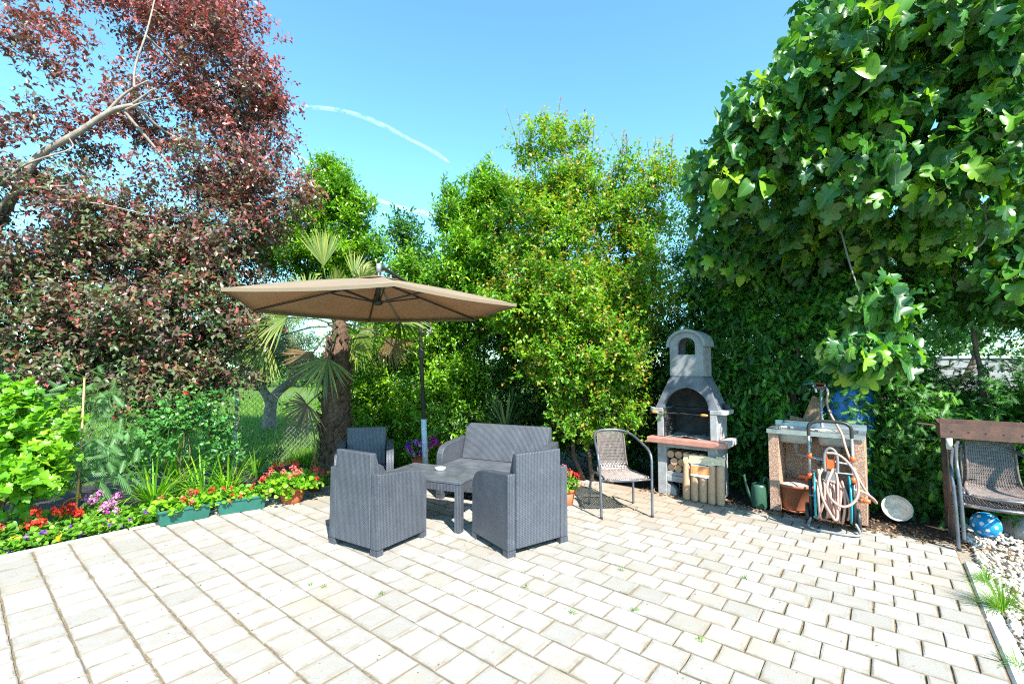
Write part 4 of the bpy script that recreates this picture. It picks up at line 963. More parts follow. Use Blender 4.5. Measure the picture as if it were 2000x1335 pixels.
for i, (px, py, c_, lab) in enumerate(((35, 1072, 'f_violet', 'violet pansy nearest the left picture corner of the bed'), (75, 1060, 'f_violet', 'violet pansy below the red geranium'), (100, 1058, 'f_yellow', 'yellow pansy between violet pansies below the red geranium'), (140, 1050, 'f_yellow', 'yellow pansy at the foot of the bamboo stake'), (165, 1044, 'f_violet', 'violet pansy right of the bamboo stake foot'), (205, 1036, 'f_yellow', 'yellow pansy under the pink geranium'), (240, 1030, 'f_violet', 'violet pansy beside the kerb under the leafy geranium'), (280, 1024, 'f_violet', 'violet pansy near the left planter box'), (10, 1080, 'f_yellow', 'yellow pansy at the very left of the kerb'), (220, 1020, 'f_magenta', 'magenta pansy behind the pink geranium'))):
    bedplant('pansy', lab, px, py - 6, .12, .075, 70, 3, [c_], ls=.03, head_r=.012, npet=7, ps=.024, stalk=False, group='pansies along the kerb')
n = 2600; a = rng.uniform(5.2, 5.75, n); u = rng.uniform(-.5, 2.6, n); P = a[:, None] * ea + u[:, None] * eu; P[:, 2] = rng.uniform(-.02, .07, n)
V, T_ = place(ROUND, P, sphere(n) * np.array([1, 1, .3]), unit(np.array([.2, -.4, 1]) + rng.normal(size=(n, 3)) * .4), .03, .03); np_mesh('ground_cover', V, T_, M['herb'], None, {'tint': np.repeat(rng.uniform(0, 1, n), len(ROUND[0]))}, 'stuff')

# stake
st = thing('bamboo_stake', 'thin bamboo stake with a yellow tie, upright in the bed', 'stake', gp(146, 1022)); l = st.location
mb = MB(); mb.tube([(0, 0, -.05), at(157, 900, l.y) - l, at(165, 738, l.y) - l], [.010, .009, .007], 8); mb.build('cane', M['bamboo'], st, True)
mb = MB(); q = at(152, 972, l.y) - l; mb.tube([q + Vector((.018 * math.cos(a), .018 * math.sin(a), .004 * a)) for a in np.linspace(0, 12, 30)], .003, 5); mb.tube([q, q + Vector((-.05, 0, .0)), q + Vector((-.10, -.02, -.03)), q + Vector((-.13, -.03, -.15))], .003, 5); mb.tube([q, q + Vector((.05, -.02, .01)), q + Vector((.03, -.02, .03))], .003, 5)
mb.build('tie', M['yellow'], st, True)

# chain link fence
fa = 7.0; f0 = au(fa, -1.2); fe = thing('chain_link_fence', 'silver chain link fence behind the flower bed with steel posts', 'fence', f0, math.atan2(EU.y, EU.x))
Lf, Hf, c_ = 6.9, 1.02, .075
mb = MB(); n = int((Lf + Hf) / c_)
V, T_ = [], []
P1, D1 = [], []
for i in range(n):
    for sg in (1, -1):
        x0 = i * c_ - Hf if sg > 0 else i * c_; z0 = 0.03
        x1 = x0 + sg * Hf; z1 = Hf
        # clip to the panel
        ts = [0, 1]
        for xe in (0, Lf):
            if (x0 - xe) * (x1 - xe) < 0: ts.append((xe - x0) / (x1 - x0))
        ts = sorted(ts)
        for ta, tb in zip(ts, ts[1:]):
            xm = x0 + (x1 - x0) * (ta + tb) / 2
            if 0 <= xm <= Lf: mb.tube([(x0 + (x1 - x0) * ta, .002 * sg, z0 + (z1 - z0) * ta), (x0 + (x1 - x0) * tb, .002 * sg, z0 + (z1 - z0) * tb)], .0026, 3, cap=False)
tag(mb.build('wire_mesh', M['galv'], fe), kind='stuff')
for z in (.05, Hf): mb = MB(); mb.tube([(0, 0, z), (Lf, 0, z)], .002, 5); mb.build('tension_wire', M['galv'], fe)
for i, x in enumerate((.8, 3.76, 6.7)):
    mb = MB(); mb.tube([(x, .03, -.1), (x, .03, 1.08)], .022, 10); o = mb.build('post', M['bluewhite'] if i == 1 else M['galv'], fe, True)

# ------------------------------------------------------------------ pots and planters
def planter(lab, c, rz, Lx, blobs_mats, seed):
    t = thing('planter_box', lab, 'planter', c, rz)
    mb = MB(); h_, w_ = .135, .17
    b = [(-Lx / 2 + .02, -w_ / 2 + .025), (Lx / 2 - .02, -w_ / 2 + .025), (Lx / 2 - .02, w_ / 2 - .025), (-Lx / 2 + .02, w_ / 2 - .025)]
    tp = [(-Lx / 2, -w_ / 2), (Lx / 2, -w_ / 2), (Lx / 2, w_ / 2), (-Lx / 2, w_ / 2)]
    ti = [(x * .95, y * .88) for x, y in tp]
    vs = [(x, y, 0) for x, y in b] + [(x, y, h_) for x, y in tp] + [(x, y, h_) for x, y in ti] + [(x * .93, y * .82, .09) for x, y in tp]
    fs = [(3, 2, 1, 0)] + [(4 * i + k, 4 * i + (k + 1) % 4, 4 * i + 4 + (k + 1) % 4, 4 * i + 4 + k) for i in range(3) for k in range(4)]
    mb.add(vs, fs); mb.build('box', M['green_box'], t, bevel=.004)
    mb = MB()
    for sx, sy, dx, dy in ((0, -1, Lx + .016, .014), (0, 1, Lx + .016, .014), (-1, 0, .014, w_ + .012), (1, 0, .014, w_ + .012)): mb.box((sx * (Lx / 2 + .002), sy * (w_ / 2 + .002), h_ - .006), (dx, dy, .022))
    mb.build('rim', M['green_box'], t, bevel=.003)
    mb = MB(); mb.add([(x * .93, y * .82, .115) for x, y in tp], [(0, 1, 2, 3)]); mb.build('potting_soil', M['soil'], t)
    return t
def pot(name, lab, c, r, h_, mat, rimh=.03, parent=None):
    t = thing(name, lab, 'pot', c)
    mb = MB(); mb.lathe([(0, 0), (r * .62, 0), (r * .68, .01), (r * .93, h_ - rimh), (r * .93, h_ - rimh), (r, h_ - rimh), (r * 1.02, h_ - .004), (r * .98, h_), (r * .9, h_), (r * .86, h_ * .8)], 28); mb.build('bowl', mat, t, True)
    mb = MB(); mb.lathe([(0, h_ * .86), (r * .87, h_ * .86)], 20); mb.build('potting_soil', M['soil'], t)
    return t
g1, g2 = gp(320, 1029), gp(404, 1012); c = (g1 + g2) / 2; rz = math.atan2(g2.y - g1.y, g2.x - g1.x); off = Vector((-math.sin(rz), math.cos(rz), 0)) * .085
t = planter('green planter box with red and coral geraniums, nearer one on the left', c + off, rz, .40, None, 1)
gl = thing('geranium', 'coral and red geranium spilling from the nearer green planter box', 'flower', c + off + Vector((0, 0, .10)), rz)
for x in (-.12, .02, .14): bouquet(gl, (x, 0, .01), .13, .12, 90, .042, 3, ['f_coral', 'f_red'], 'lime', .026, 18, .02)
g1, g2 = gp(432, 1007), gp(513, 994); c = (g1 + g2) / 2; rz = math.atan2(g2.y - g1.y, g2.x - g1.x); off = Vector((-math.sin(rz), math.cos(rz), 0)) * .085
t = planter('green planter box with small red geraniums, farther one beside the terracotta pot', c + off, rz, .42, None, 2)
gl = thing('geranium', 'small red geranium growing in the farther green planter box', 'flower', c + off + Vector((0, 0, .10)), rz)
for x in (-.13, .0, .14): bouquet(gl, (x, 0, .01), .12, .13, 80, .036, 4, ['f_red', 'f_coral', 'f_red'], 'lime', .017, 12, .018)
g = gp(560, 985); pc = (g.x, g.y + .11, 0)
pot('terracotta_pot', 'shiny orange terracotta pot on the paving corner beside the planters', pc, .145, .165, M['terra'])
gl = thing('geranium', 'big red geranium overflowing the orange terracotta pot', 'flower', (pc[0], pc[1], .15)); bouquet(gl, (0, 0, .03), .30, .19, 420, .045, 24, ['f_red', 'f_coral', 'f_red', 'f_coral'], 'lime', .03, 20, .02, droopz=.25)
V, T_ = place(ROUND, np.array([(.02 + rng.normal() * .02, -.13 - rng.uniform(0, .02), -.09 + .1 * q) for q in rng.uniform(0, 1, 24)]), sphere(24), unit(np.array([0, -1, .4]) + rng.normal(size=(24, 3)) * .4), .035, .03); np_mesh('trailing_leaves', V, T_, M['lime'], gl, {'tint': np.repeat(rng.uniform(0, 1, 24), len(ROUND[0]))})
g = gp(606, 962); hp = thing('hanging_pot', 'small red hanging pot with its hanger straps and dried sprigs', 'pot', (g.x, g.y + .1, 0))
mb = MB(); mb.lathe([(0, 0), (.06, 0), (.085, .11), (.092, .11), (.092, .125), (.08, .125), (.075, .1)], 20); mb.build('bowl', M['terra'], hp, True)
for q in range(4):
    mb = MB(); a = q * PI / 2 + .5; mb.tube([(.088 * math.cos(a), .088 * math.sin(a), .12), (.01 * math.cos(a), .01 * math.sin(a), .38)], .004, 5); mb.build('strap', M['terra2'], hp)
mb = MB(); mb.tube([(0, 0, .36), (0, 0, .41), (.012, 0, .43), (0, 0, .445)], .009, 6); mb.build('hook', M['terra2'], hp)
straps('dry_sprigs', 16, .16, .016, leafmat('pale_sprig', [(0, (.4, .3, .1)), (1, (.55, .45, .2))], .6, .3), hp, .9, .4, (0, 0, .1), .05)
g = gp(640, 952); v = thing('pansy', 'yellow pansy plant behind the left armchair at the paving edge', 'flower', (g.x, g.y + .1, 0)); bouquet(v, (0, 0, .04), .12, .10, 70, .03, 8, ['f_yellow'], 'herb', .016, 8, .022)
g = gp(820, 915); pc = Vector((g.x - .02, g.y + .05, 0)); pot('terracotta_pot', 'pot of purple petunias behind the table, beside the umbrella pole', pc, .13, .20, M['terra'])
gl = thing('petunia', 'purple and pink petunias in the pot by the umbrella pole', 'flower', pc + Vector((0, 0, .16))); bouquet(gl, (-.02, 0, .02), .20, .17, 220, .035, 26, ['f_violet', 'f_lilac', 'f_lilac', 'f_magenta', 'f_violet'], 'lime', .026, 9, .04)
bouquet(gl, (.17, .04, .10), .11, .14, 40, .03, 10, ['f_magenta'], 'lime', .024, 9, .036)
g = gp(1108, 985); pc = Vector((g.x - .01, g.y + .02, 0)); pot('terracotta_pot', 'terracotta pot half hidden behind the right armchair', pc, .10, .16, M['terra'])
gl = thing('geranium', 'coral geranium in the pot behind the right armchair', 'flower', pc + Vector((0, 0, .14))); bouquet(gl, (0, 0, .03), .14, .17, 150, .03, 14, ['f_coral', 'f_red'], 'lime', .024, 14, .018)

# ------------------------------------------------------------------ rattan seating
def arm_prof(D, H=.605, hf=.565, r=.14):
    yb, yf = D / 2, -D / 2; p = [(yb, .045), (yb, H)]
    p.append((yf + r * 1.3, hf + .012))
    for i in range(9):
        a = PI / 2 * i / 8; p.append((yf + r - r * math.sin(a), hf - r + r * math.cos(a) + (0.0)))
    p.append((yf, .045)); return p
def seat_unit(name, label, cat, loc, rz, Wd, D=.54, group=None, Hb=.75, inner=1):
    t = thing(name, label, cat, loc, rz, group)
    th = .075
    for sx in (-1, 1):
        x0, x1 = sorted((sx * Wd / 2, sx * (Wd / 2 - th)))
        mb = MB(); mb.prism(arm_prof(D), x0, x1, 'x'); mb.build('arm_panel', M['rattan'], t, bevel=.007)
        for sy in (-1, 1):
            mb = MB(); mb.box((sx * (Wd / 2 - th / 2), sy * (D / 2 - .032), .0225), (th, .062, .0445)); mb.build('leg', M['rattan'], t)
    iw = Wd - 2 * th - .004
    mb = MB(); mb.prism([(D / 2 + .004, .05), (D / 2 + .004, Hb), (D / 2 - .045, Hb), (D / 2 - .06, .05)], -iw / 2, iw / 2, 'x'); mb.build('back_panel', M['rattan'], t, bevel=.008)
    mb = MB(); mb.prism([(D / 2 - .052, Hb - .002), (D / 2 - .03, Hb - .002), (D / 2 - .063, .37), (D / 2 - .17, .37)], -iw / 2 + .008, iw / 2 - .008, 'x'); mb.build('backrest', M['rattan'], t, bevel=.006)
    mb = MB(); mb.box((0, -.035, .345), (iw, D - .10, .045)); mb.build('seat', M['rattan_top'], t, bevel=.008)
    mb = MB(); mb.box((0, -D / 2 + .05, .21), (iw, .05, .222)); mb.build('front_apron', M['rattan'], t, bevel=.005)
    return t
def mid2(p, q): return (Vector(p) + Vector(q)) / 2
# near left: seen from behind
d = Vector((.54, .77, 0)).normalized()                  # it faces this way
def seat_at(backL, backR, D): pass
def from_back(c1, c2, D):
    c1, c2 = Vector((*c1, 0)), Vector((*c2, 0)); ax = (c2 - c1).normalized(); f = Vector((-ax.y, ax.x, 0)) ; return (c1 + c2) / 2 + f * D / 2, math.atan2(ax.y, ax.x) + PI, (c2 - c1).length
c, rz, w_ = from_back((-1.475, 3.74), (-1.0, 3.44), .54)
seat_unit('armchair', 'grey rattan armchair nearest the planters, turned with its back to the patio', 'armchair', c, rz, w_, .53, 'grey rattan armchairs')
c, rz, w_ = from_back((-.03, 3.43), (.455, 3.765), .54)
seat_unit('armchair', 'grey rattan armchair in front of the sofa, its back towards the wicker chair', 'armchair', c, rz, w_, .53, 'grey rattan armchairs')
seat_unit('armchair', 'grey rattan armchair beside the palm, its backrest half in umbrella shade', 'armchair', (-1.535, 4.84, 0), R(15), .57, .54, 'grey rattan armchairs')
f = Vector((-.42, -.906, 0)); seat_unit('sofa', 'grey rattan two seat sofa behind the low table', 'sofa', Vector((-.04, 5.24, 0)) + f * .28, R(-25), 1.20, .56, Hb=.755)
tb = thing('coffee_table', 'low grey rattan table between the armchairs and the sofa', 'table', (-.72, 4.335, 0), R(-23))
mb = MB(); mb.box((0, 0, .418), (.84, .52, .028)); mb.build('tabletop', M['rattan_top'], tb, bevel=.006)
mb = MB()
for sy in (-1, 1): mb.box((0, sy * .243, .372), (.72, .026, .06))
for sx in (-1, 1): mb.box((sx * .403, 0, .372), (.026, .42, .06))
mb.build('apron', M['rattan'], tb)
for sx in (-1, 1):
    for sy in (-1, 1): mb = MB(); mb.box((sx * .385, sy * .225, .2015), (.06, .06, .402)); mb.build('leg', M['rattan'], tb, bevel=.004)
q = gp(955 / 1 - 95, 917, .433); ash = thing('ashtray', 'small round white ashtray on the grey table', 'ashtray', (q.x, q.y, .4325))
mb = MB(); mb.lathe([(0, 0), (.042, 0), (.05, .02), (.046, .024), (.036, .010), (0, .008)], 24); mb.build('dish', M['white'], ash, True)
mb = MB(); mb.lathe([(0, .0145), (.037, .0145)], 16); mb.build('ash', M['ash'], ash)

# ------------------------------------------------------------------ umbrella
uc = Vector((-1.33, 4.5, 0)); UH, UR, UT = 2.002, 1.385, 2.285
t = thing('cantilever_umbrella', 'taupe hexagonal cantilever umbrella over the rattan seating', 'umbrella', uc)
angs = [R(-69 + 60 * i) for i in range(6)]
N_ = 8; vs, fs = [], []
for ring_ in range(N_ + 1):
    tt = ring_ / N_
    for k in range(6):
        a0, a1 = angs[k], angs[(k + 1) % 6]
        for j in range(6):
            q = j / 6; p0 = Vector((math.cos(a0), math.sin(a0))); p1 = Vector((math.cos(a1), math.sin(a1))); p = p0.lerp(p1, q)
            sag = math.sin(q * PI)
            rr = UR * (.06 + .94 * tt); edge = 1 - .035 * sag * tt
            vs.append((p.x * rr * edge, p.y * rr * edge, UH + (UT - UH) * (1 - tt) + .015 * math.sin(tt * PI) - .03 * sag * math.sin(tt * PI * .9)))
for i in range(N_):
    for k in range(36): l = (k + 1) % 36; fs.append((i * 36 + k, (i + 1) * 36 + k, (i + 1) * 36 + l, i * 36 + l))
mb = MB(); mb.add(vs, fs); o = mb.build('canopy', M['canvas'], t, True, uv=False); md = o.modifiers.new('thick', 'SOLIDIFY'); md.thickness = .003
mb = MB()                                     # hem hanging a few centimetres
hv, hf = [], []
e0 = [vs[N_ * 36 + k] for k in range(36)]
for z in (0.0, -.028):
    hv += [(x * (1.001 if z else 1.004), y * (1.001 if z else 1.004), w + z + .003) for x, y, w in e0]
hf = [(k, 36 + k, 36 + (k + 1) % 36, (k + 1) % 36) for k in range(36)]
mb.add(hv, hf); o = mb.build('hem', M['canvas'], t, uv=False); md = o.modifiers.new('thick', 'SOLIDIFY'); md.thickness = .003
mb = MB(); vv = [(0, 0, UT + .035)] + [(.21 * math.cos(a), .21 * math.sin(a), UT - .012) for a in angs]; mb.add(vv, [(0, 1 + i, 1 + (i + 1) % 6) for i in range(6)])
o = mb.build('vent', M['canvas'], t, uv=False); md = o.modifiers.new('thick', 'SOLIDIFY'); md.thickness = .004
for a in angs:
    d = Vector((math.cos(a), math.sin(a), 0))
    mb = MB(); mb.tube([d * .03 + Vector((0, 0, UT - .03)), d * (UR * .985) + Vector((0, 0, UH - .006))], .011, 6); rb = mb.build('rib', M['dark_metal'], t)
    mb = MB()
    for s in (-1, 1):
        w = Vector((-d.y, d.x, 0)) * .013 * s; mb.tube([d * .03 + w + Vector((0, 0, 2.05)), d * .50 + w * 1.6 + Vector((0, 0, UT - .04 - .5 / UR * (UT - UH - .02)))], .007, 5)
    mb.build('strut', M['dark_metal'], rb)
mb = MB(); mb.lathe([(0, 2.02), (.025, 2.02), (.045, 2.035), (.045, 2.065), (.03, 2.075), (.022, 2.09)], 14); mb.build('hub', M['dark_metal'], t, True)
mb = MB(); mb.tube([(0, 0, 2.06), (0, 0, 2.44)], .022, 10); mb.build('mast', M['dark_metal'], t, True)
mb = MB(); mb.tube([(0, 0, 2.35), (0, 0, 2.435)], .026, 10); mb.build('mast_cap', M['galv'], t, True)
pb_ = Vector((-1.10, 6.0, 0)) - uc; pj = at(838, 648, 6.0) - uc; pt = at(819, 600, 6.0) - uc
base_ = at(832, 905, 6.0) - uc; base_.z = 0.0
mb = MB(); mb.tube([base_, pt, pt + Vector((-.01, 0, .12))], .026, 12); mb.build('pole', M['dark_metal'], t, True)
mid_ = base_.lerp(pt, (at(0, 818, 6).z) / pt.z); mb = MB(); mb.tube([base_ + Vector((0, 0, .03)), mid_], .037, 12); mb.build('sleeve', M['bluewhite'], t, True)
mb = MB(); mb.box(base_ + Vector((0, .06, .02)), (.9, .09, .04)); mb.box(base_ + Vector((0, .06, .021)), (.09, .9, .042)); mb.build('cross_base', M['dark_metal'], t)
mb = MB(); mb.tube([Vector((0, 0, 2.415)), Vector((.03, .12, 2.41)), pt + Vector((.03, -.25, .19)), pt + Vector((.06, 0, .10)), pj + Vector((.02, 0, 0))], .020, 10); mb.build('boom', M['dark_metal'], t, True)
mb = MB(); mb.tube([pj + Vector((.0, 0, -.01)), base_.lerp(pt, .83)], .012, 8); mb.build('brace', M['dark_metal'], t, True)
mb = MB(); mb.box(pj, (.06, .045, .05)); mb.tube([pj, pj + Vector((.03, -.06, .0)), pj + Vector((.035, -.06, .05))], .007, 6); mb.build('crank_joint', M['galv'], t, bevel=.006)
mb = MB(); mb.box(base_.lerp(pt, .72), (.07, .07, .12)); mb.build('sliding_collar', M['black'], t, bevel=.01)

# ------------------------------------------------------------------ wicker metal chairs
def wicker_chair(name, label, loc, rz, group=None, tint=None):
    """bent tube frame with woven seat and back; local front is -y"""
    t = thing(name, label, 'chair', loc, rz, group)
    tm = M['chair_tube']
    def sm(pts, it=2):
        q = [Vector(p) for p in pts]
        for _ in range(it):
            n = [q[0]]
            for i in range(len(q) - 1): n += [q[i].lerp(q[i + 1], .25), q[i].lerp(q[i + 1], .75)]
            q = n + [q[-1]]
        return q
    mb = MB()
    arc = sm([(-.245, -.23, 0), (-.25, -.225, .40), (-.262, -.20, .59), (-.235, -.02, .66), (-.2, .16, .72), (-.13, .245, .75), (0, .265, .755), (.13, .245, .75), (.2, .16, .72), (.235, -.02, .66), (.262, -.20, .59), (.25, -.225, .40), (.245, -.23, 0)], 3)
    mb.tube(arc, .0125, 8); mb.build('frame', tm, t, True)
    for s in (-1, 1):
        mb = MB(); mb.tube(sm([(s * .235, .225, 0), (s * .222, .19, .33), (s * .20, .10, .355), (s * .21, -.1, .36), (s * .23, -.20, .36)], 2), .0115, 8); mb.build('rear_leg', tm, t, True)
        mb = MB(); mb.lathe([(0, 0), (.015, 0), (.015, .02), (.0125, .022)], 8, c=(s * .245, -.23, 0)); mb.build('foot_cap', M['black'], t)
    mb = MB(); mb.tube([(-.25, -.215, .345), (0, -.23, .345), (.25, -.215, .345)], .0105, 7); mb.build('front_bar', tm, t, True)
    mb = MB(); mb.tube([(-.22, .17, .33), (.22, .17, .33)], .010, 7); mb.build('cross_bar', tm, t, True)
    # seat and back surface: y,z profile, with half width
    prof = [(-.225, .350, .195), (-.20, .368, .20), (-.1, .362, .195), (.02, .358, .185), (.12, .362, .17), (.165, .385, .155), (.19, .43, .145), (.205, .5, .14), (.222, .58, .14), (.240, .66, .14), (.256, .725, .135), (.262, .75, .12)]
    pr = [Vector(p) for p in prof]
    for _ in range(2):
        n = [pr[0]]
        for i in range(len(pr) - 1): n += [pr[i].lerp(pr[i + 1], .25), pr[i].lerp(pr[i + 1], .75)]
        pr = n + [pr[-1]]
    L = [0]
    for i in range(1, len(pr)): L.append(L[-1] + (Vector((pr[i].x, pr[i].y)) - Vector((pr[i - 1].x, pr[i - 1].y))).length)
    def surf(s, x):
        q = np.interp(s, L, [p.x for p in pr]), np.interp(s, L, [p.y for p in pr]), np.interp(s, L, [p.z for p in pr])
        return Vector((x * q[2], q[0] + .02 * x * x * (-1 if s > L[-1] * .55 else 0), q[1] - (.012 * (1 - x * x) if s < L[-1] * .5 else 0) + (0)))
    for nm, s0, s1 in (('woven_seat', 0.0, L[-1] * .52), ('woven_back', L[-1] * .52, L[-1])):
        mb = MB(); k = 21
        for i in range(k):                     # flat reeds running front to back, in pairs
            x = -1 + 2 * (i + .5) / k
            pts = [surf(s0 + (s1 - s0) * j / 26, x) + Vector((0, 0, .0018 * (1 if (j + i) % 2 else -1))) for j in range(27)]
            V = []
            for p in pts: V += [(p.x - .0046, p.y, p.z), (p.x + .0046, p.y, p.z)]
            nb = len(V) // 2; mb.add(V, [(2 * j, 2 * j + 1, 2 * j + 3, 2 * j + 2) for j in range(nb - 1)])
        rows_ = int((s1 - s0) / .0145)
        for j in range(rows_):
            s = s0 + (s1 - s0) * (j + .5) / rows_; V = []
            for i in range(k * 2 + 1):
                x = -1 + i / k; p = surf(s, x); off = .0025 * (1 if (i + j) % 2 else -1)
                V += [(p.x, p.y + off * .6 - (.002 if 's0' and s < L[-1] * .5 else 0), p.z - .0026 + off), (p.x, p.y + off * .6 + (.002 if s < L[-1] * .5 else .001), p.z + .0026 + off)]
            nb = len(V) // 2; mb.add(V, [(2 * i, 2 * i + 1, 2 * i + 3, 2 * i + 2) for i in range(nb - 1)])
        o = mb.build(nm, M['reed'], t); md = o.modifiers.new('thick', 'SOLIDIFY'); md.thickness = .0025
        for sx in (-1, 1): mb = MB(); mb.tube([surf(s0 + (s1 - s0) * j / 14, sx * 1.02) for j in range(15)], .009, 6); mb.build('edge_roll', M['reed'], t, True)
    mb = MB(); mb.tube([surf(0, x) for x in np.linspace(-1, 1, 9)], .010, 6); mb.build('edge_roll', M['reed'], t, True)
    return t
M['reed'] = mk('brown_plastic_reed', (.09, .062, .055), (.17, .13, .11), rough=.3, scale=25)
wc = wicker_chair('wicker_chair', 'brown woven chair with blue grey tube frame beside the barbecue', (1.05, 4.57, 0), R(6), 'woven tube chairs')
w2 = dup_tree(wc, (3.76, 3.62, 0), R(-36), 'lower brown woven chair of the stack at the right edge')
w3 = dup_tree(wc, (3.785, 3.60, .075), R(-36), 'upper brown woven chair of the stack at the right edge')

# ------------------------------------------------------------------ barbecue
t = thing('masonry_barbecue', 'grey concrete garden barbecue with arched chimney and pink hearth slab', 'barbecue', (2.015, 5.154, 0), ALN)
c = M['concrete']; hd = M['concrete_hood']
for sx in (-1, 1):
    mb = MB(); mb.box((sx * .270, 0, .285), (.10, .40, .57)); mb.build('base_wall', c, t, bevel=.006)
mb = MB(); mb.box((0, .18, .285), (.438, .04, .568)); mb.build('back_wall', c, t)
mb = MB(); mb.box((0, -.0, .235), (.439, .36, .045)); mb.build('shelf', c, t, bevel=.004)
mb = MB(); mb.box((0, -.175, .545), (.439, .03, .048)); mb.build('lintel', c, t)
mb = MB(); mb.prism([(-.219, .0), (-.12, .0), (-.12, .06), (-.16, .10), (-.219, .12)], -.192, -.11); mb.prism([(-.219, .15), (.219, .15), (.219, .212), (-.219, .212)], -.192, -.17); mb.build('foot', c, t, bevel=.004)
# hearth slab with rounded ends
sl = [(-.405, -.30), (.33, -.30)] + [(.33 + .09 * math.sin(a), -.21 - .09 * math.cos(a)) for a in np.linspace(.2, PI / 2, 6)] + [(.42, .20), (-.405, .20)]
mb = MB(); mb.prism([(x, y) for x, y in sl], .571, .632, 'z'); mb.build('hearth_slab', M['slab'], t, bevel=.008)
mb = MB(); mb.prism([(.34, -.19), (.422, -.19), (.422, .203), (.34, .203)], .567, .6365, 'z'); mb.build('slab_end', M['slabw'], t, bevel=.006)
for sx in (-1, 1):
    mb = MB(); mb.box((sx * .285, -.0, .79), (.07, .39, .31)); mb.build('firebox_wall', c, t, bevel=.005)
    mb = MB(); mb.box((sx * .244, .0, .79), (.012, .36, .30)); mb.build('sooty_lining', M['soot'], t)
    lug = [(sx * .25, -.20), (sx * .36, -.20)] + [(sx * (.36 + .05 * math.sin(a)), -.15 - .05 * math.cos(a)) for a in np.linspace(.2, PI / 2, 5)] + [(sx * .41, .12), (sx * .32, .19), (sx * .25, .19)]
    mb = MB(); mb.prism(lug, .905, .951, 'z'); mb.build('side_shelf', c, t, bevel=.007)
    for k_ in range(3):
        mb = MB(); mb.box((sx * .232, -.03, .70 + .06 * k_), (.02, .28, .010)); mb.build('grill_ledge', M['soot'], t)
mb = MB(); mb.box((0, .175, .79), (.50, .04, .31)); mb.build('firebox_back', M['soot'], t)
V = [];
mb = MB(); xs = np.linspace(-.235, .235, 14); ys = np.linspace(-.19, .15, 9)
vv = [(x, y, .6345 + max(0, .022 * math.sin(x * 13 + y * 9) * math.cos(y * 17) + rng.normal() * .006)) for y in ys for x in xs]
mb.add(vv, [(j * 14 + i, j * 14 + i + 1, j * 14 + i + 15, j * 14 + i + 14) for j in range(8) for i in range(13)]); mb.build('ash_bed', M['ash'], t)
# hood
def yf(z): q = (z - .951) / .355; return -.195 + .065 * q
def yb(z): q = (z - .951) / .355; return .195 - .035 * q
n = 24; O_, I_ = [], []
for i in range(n + 1):
    q = i / n; a = PI * (1 - q)
    xi = .238 * math.cos(a); zi = .951 + .232 * (math.sin(a) ** .95 if math.sin(a) > 0 else 0) * (1 - .10 * abs(math.cos(a)))
    I_.append((xi, zi))
    s_ = q * 3.0                                  # outer: left slope, top, right slope
    if q < .36: w_ = q / .36; O_.append((-.335 + .15 * (w_), .951 + .355 * w_))
    elif q > .64: w_ = (1 - q) / .36; O_.append((.335 - .15 * w_, .951 + .355 * w_))
    else: w_ = (q - .36) / .28; O_.append((-.185 + .37 * w_, 1.306))
m_ = n + 1
vs = [(x, yf(z), z) for x, z in O_] + [(x, yf(z) - .0, z) for x, z in I_] + [(x, yb(z), z) for x, z in O_] + [(x, yf(z) + .055, z) for x, z in I_] 
fs = []
for i in range(n):
    j = i + 1; fs += [(i, m_ + i, m_ + j, j), (i, j, 2 * m_ + j, 2 * m_ + i), (m_ + i, 3 * m_ + i, 3 * m_ + j, m_ + j)]
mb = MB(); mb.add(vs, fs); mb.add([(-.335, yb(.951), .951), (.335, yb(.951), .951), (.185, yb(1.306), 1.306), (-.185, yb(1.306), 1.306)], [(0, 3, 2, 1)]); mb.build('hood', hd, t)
vs = [(x * .9, yf(z) + .056, z * 1.0 - .02 * (z > 1)) for x, z in O_] + [(x * .9, yb(z) - .02, z - .02 * (z > 1)) for x, z in O_]
mb = MB(); mb.add(vs, [(i, m_ + i, m_ + i + 1, i + 1) for i in range(n)]); mb.add([(-.30, .17, .951), (.30, .17, .951), (.16, .145, 1.29), (-.16, .145, 1.29)], [(0, 1, 2, 3)])
mb.build('hood_lining', M['soot'], t)
# chimney with arched window
co = [(-.183, 1.546), (-.183, 1.65)] + [(-.183 * math.cos(a), 1.65 + .145 * math.sin(a)) for a in np.linspace(.12, PI - .12, 13)] + [(.183, 1.65), (.183, 1.546)]
ci = [(-.095, 1.546), (-.095, 1.65)] + [(-.095 * math.cos(a), 1.65 + .085 * math.sin(a)) for a in np.linspace(.12, PI - .12, 13)] + [(.095, 1.65), (.095, 1.546)]
mb = MB(); mb.ring(co, ci, -.135, -.095); mb.prism([(-.183, 1.309), (.183, 1.309), (.183, 1.546), (-.183, 1.546)], -.135, -.095); mb.build('chimney_front', M['concrete_mid'], t)
mb = MB(); mb.ring(co, ci, .115, .155); mb.prism([(-.183, 1.309), (.183, 1.309), (.183, 1.546), (-.183, 1.546)], .115, .155); mb.build('chimney_back', M['concrete_mid'], t)
for sx in (-1, 1): mb = MB(); mb.box((sx * .164, .01, 1.48), (.038, .209, .345)); mb.build('chimney_side', M['concrete_mid'], t)
r0, r1 = (.183, .145), (.212, .178)
oo = [(-r1[0], 1.635)] + [(-r1[0] * math.cos(a), 1.65 + r1[1] * math.sin(a)) for a in np.linspace(.1, PI - .1, 15)] + [(r1[0], 1.635)]
ii = [(-r0[0] - .002, 1.635)] + [(-(r0[0] + .002) * math.cos(a), 1.65 + (r0[1] + .002) * math.sin(a)) for a in np.linspace(.1, PI - .1, 15)] + [(r0[0] + .002, 1.635)]
mb = MB(); mb.ring(oo, ii, -.165, .18); mb.build('chimney_cap', M['concrete_mid'], t)
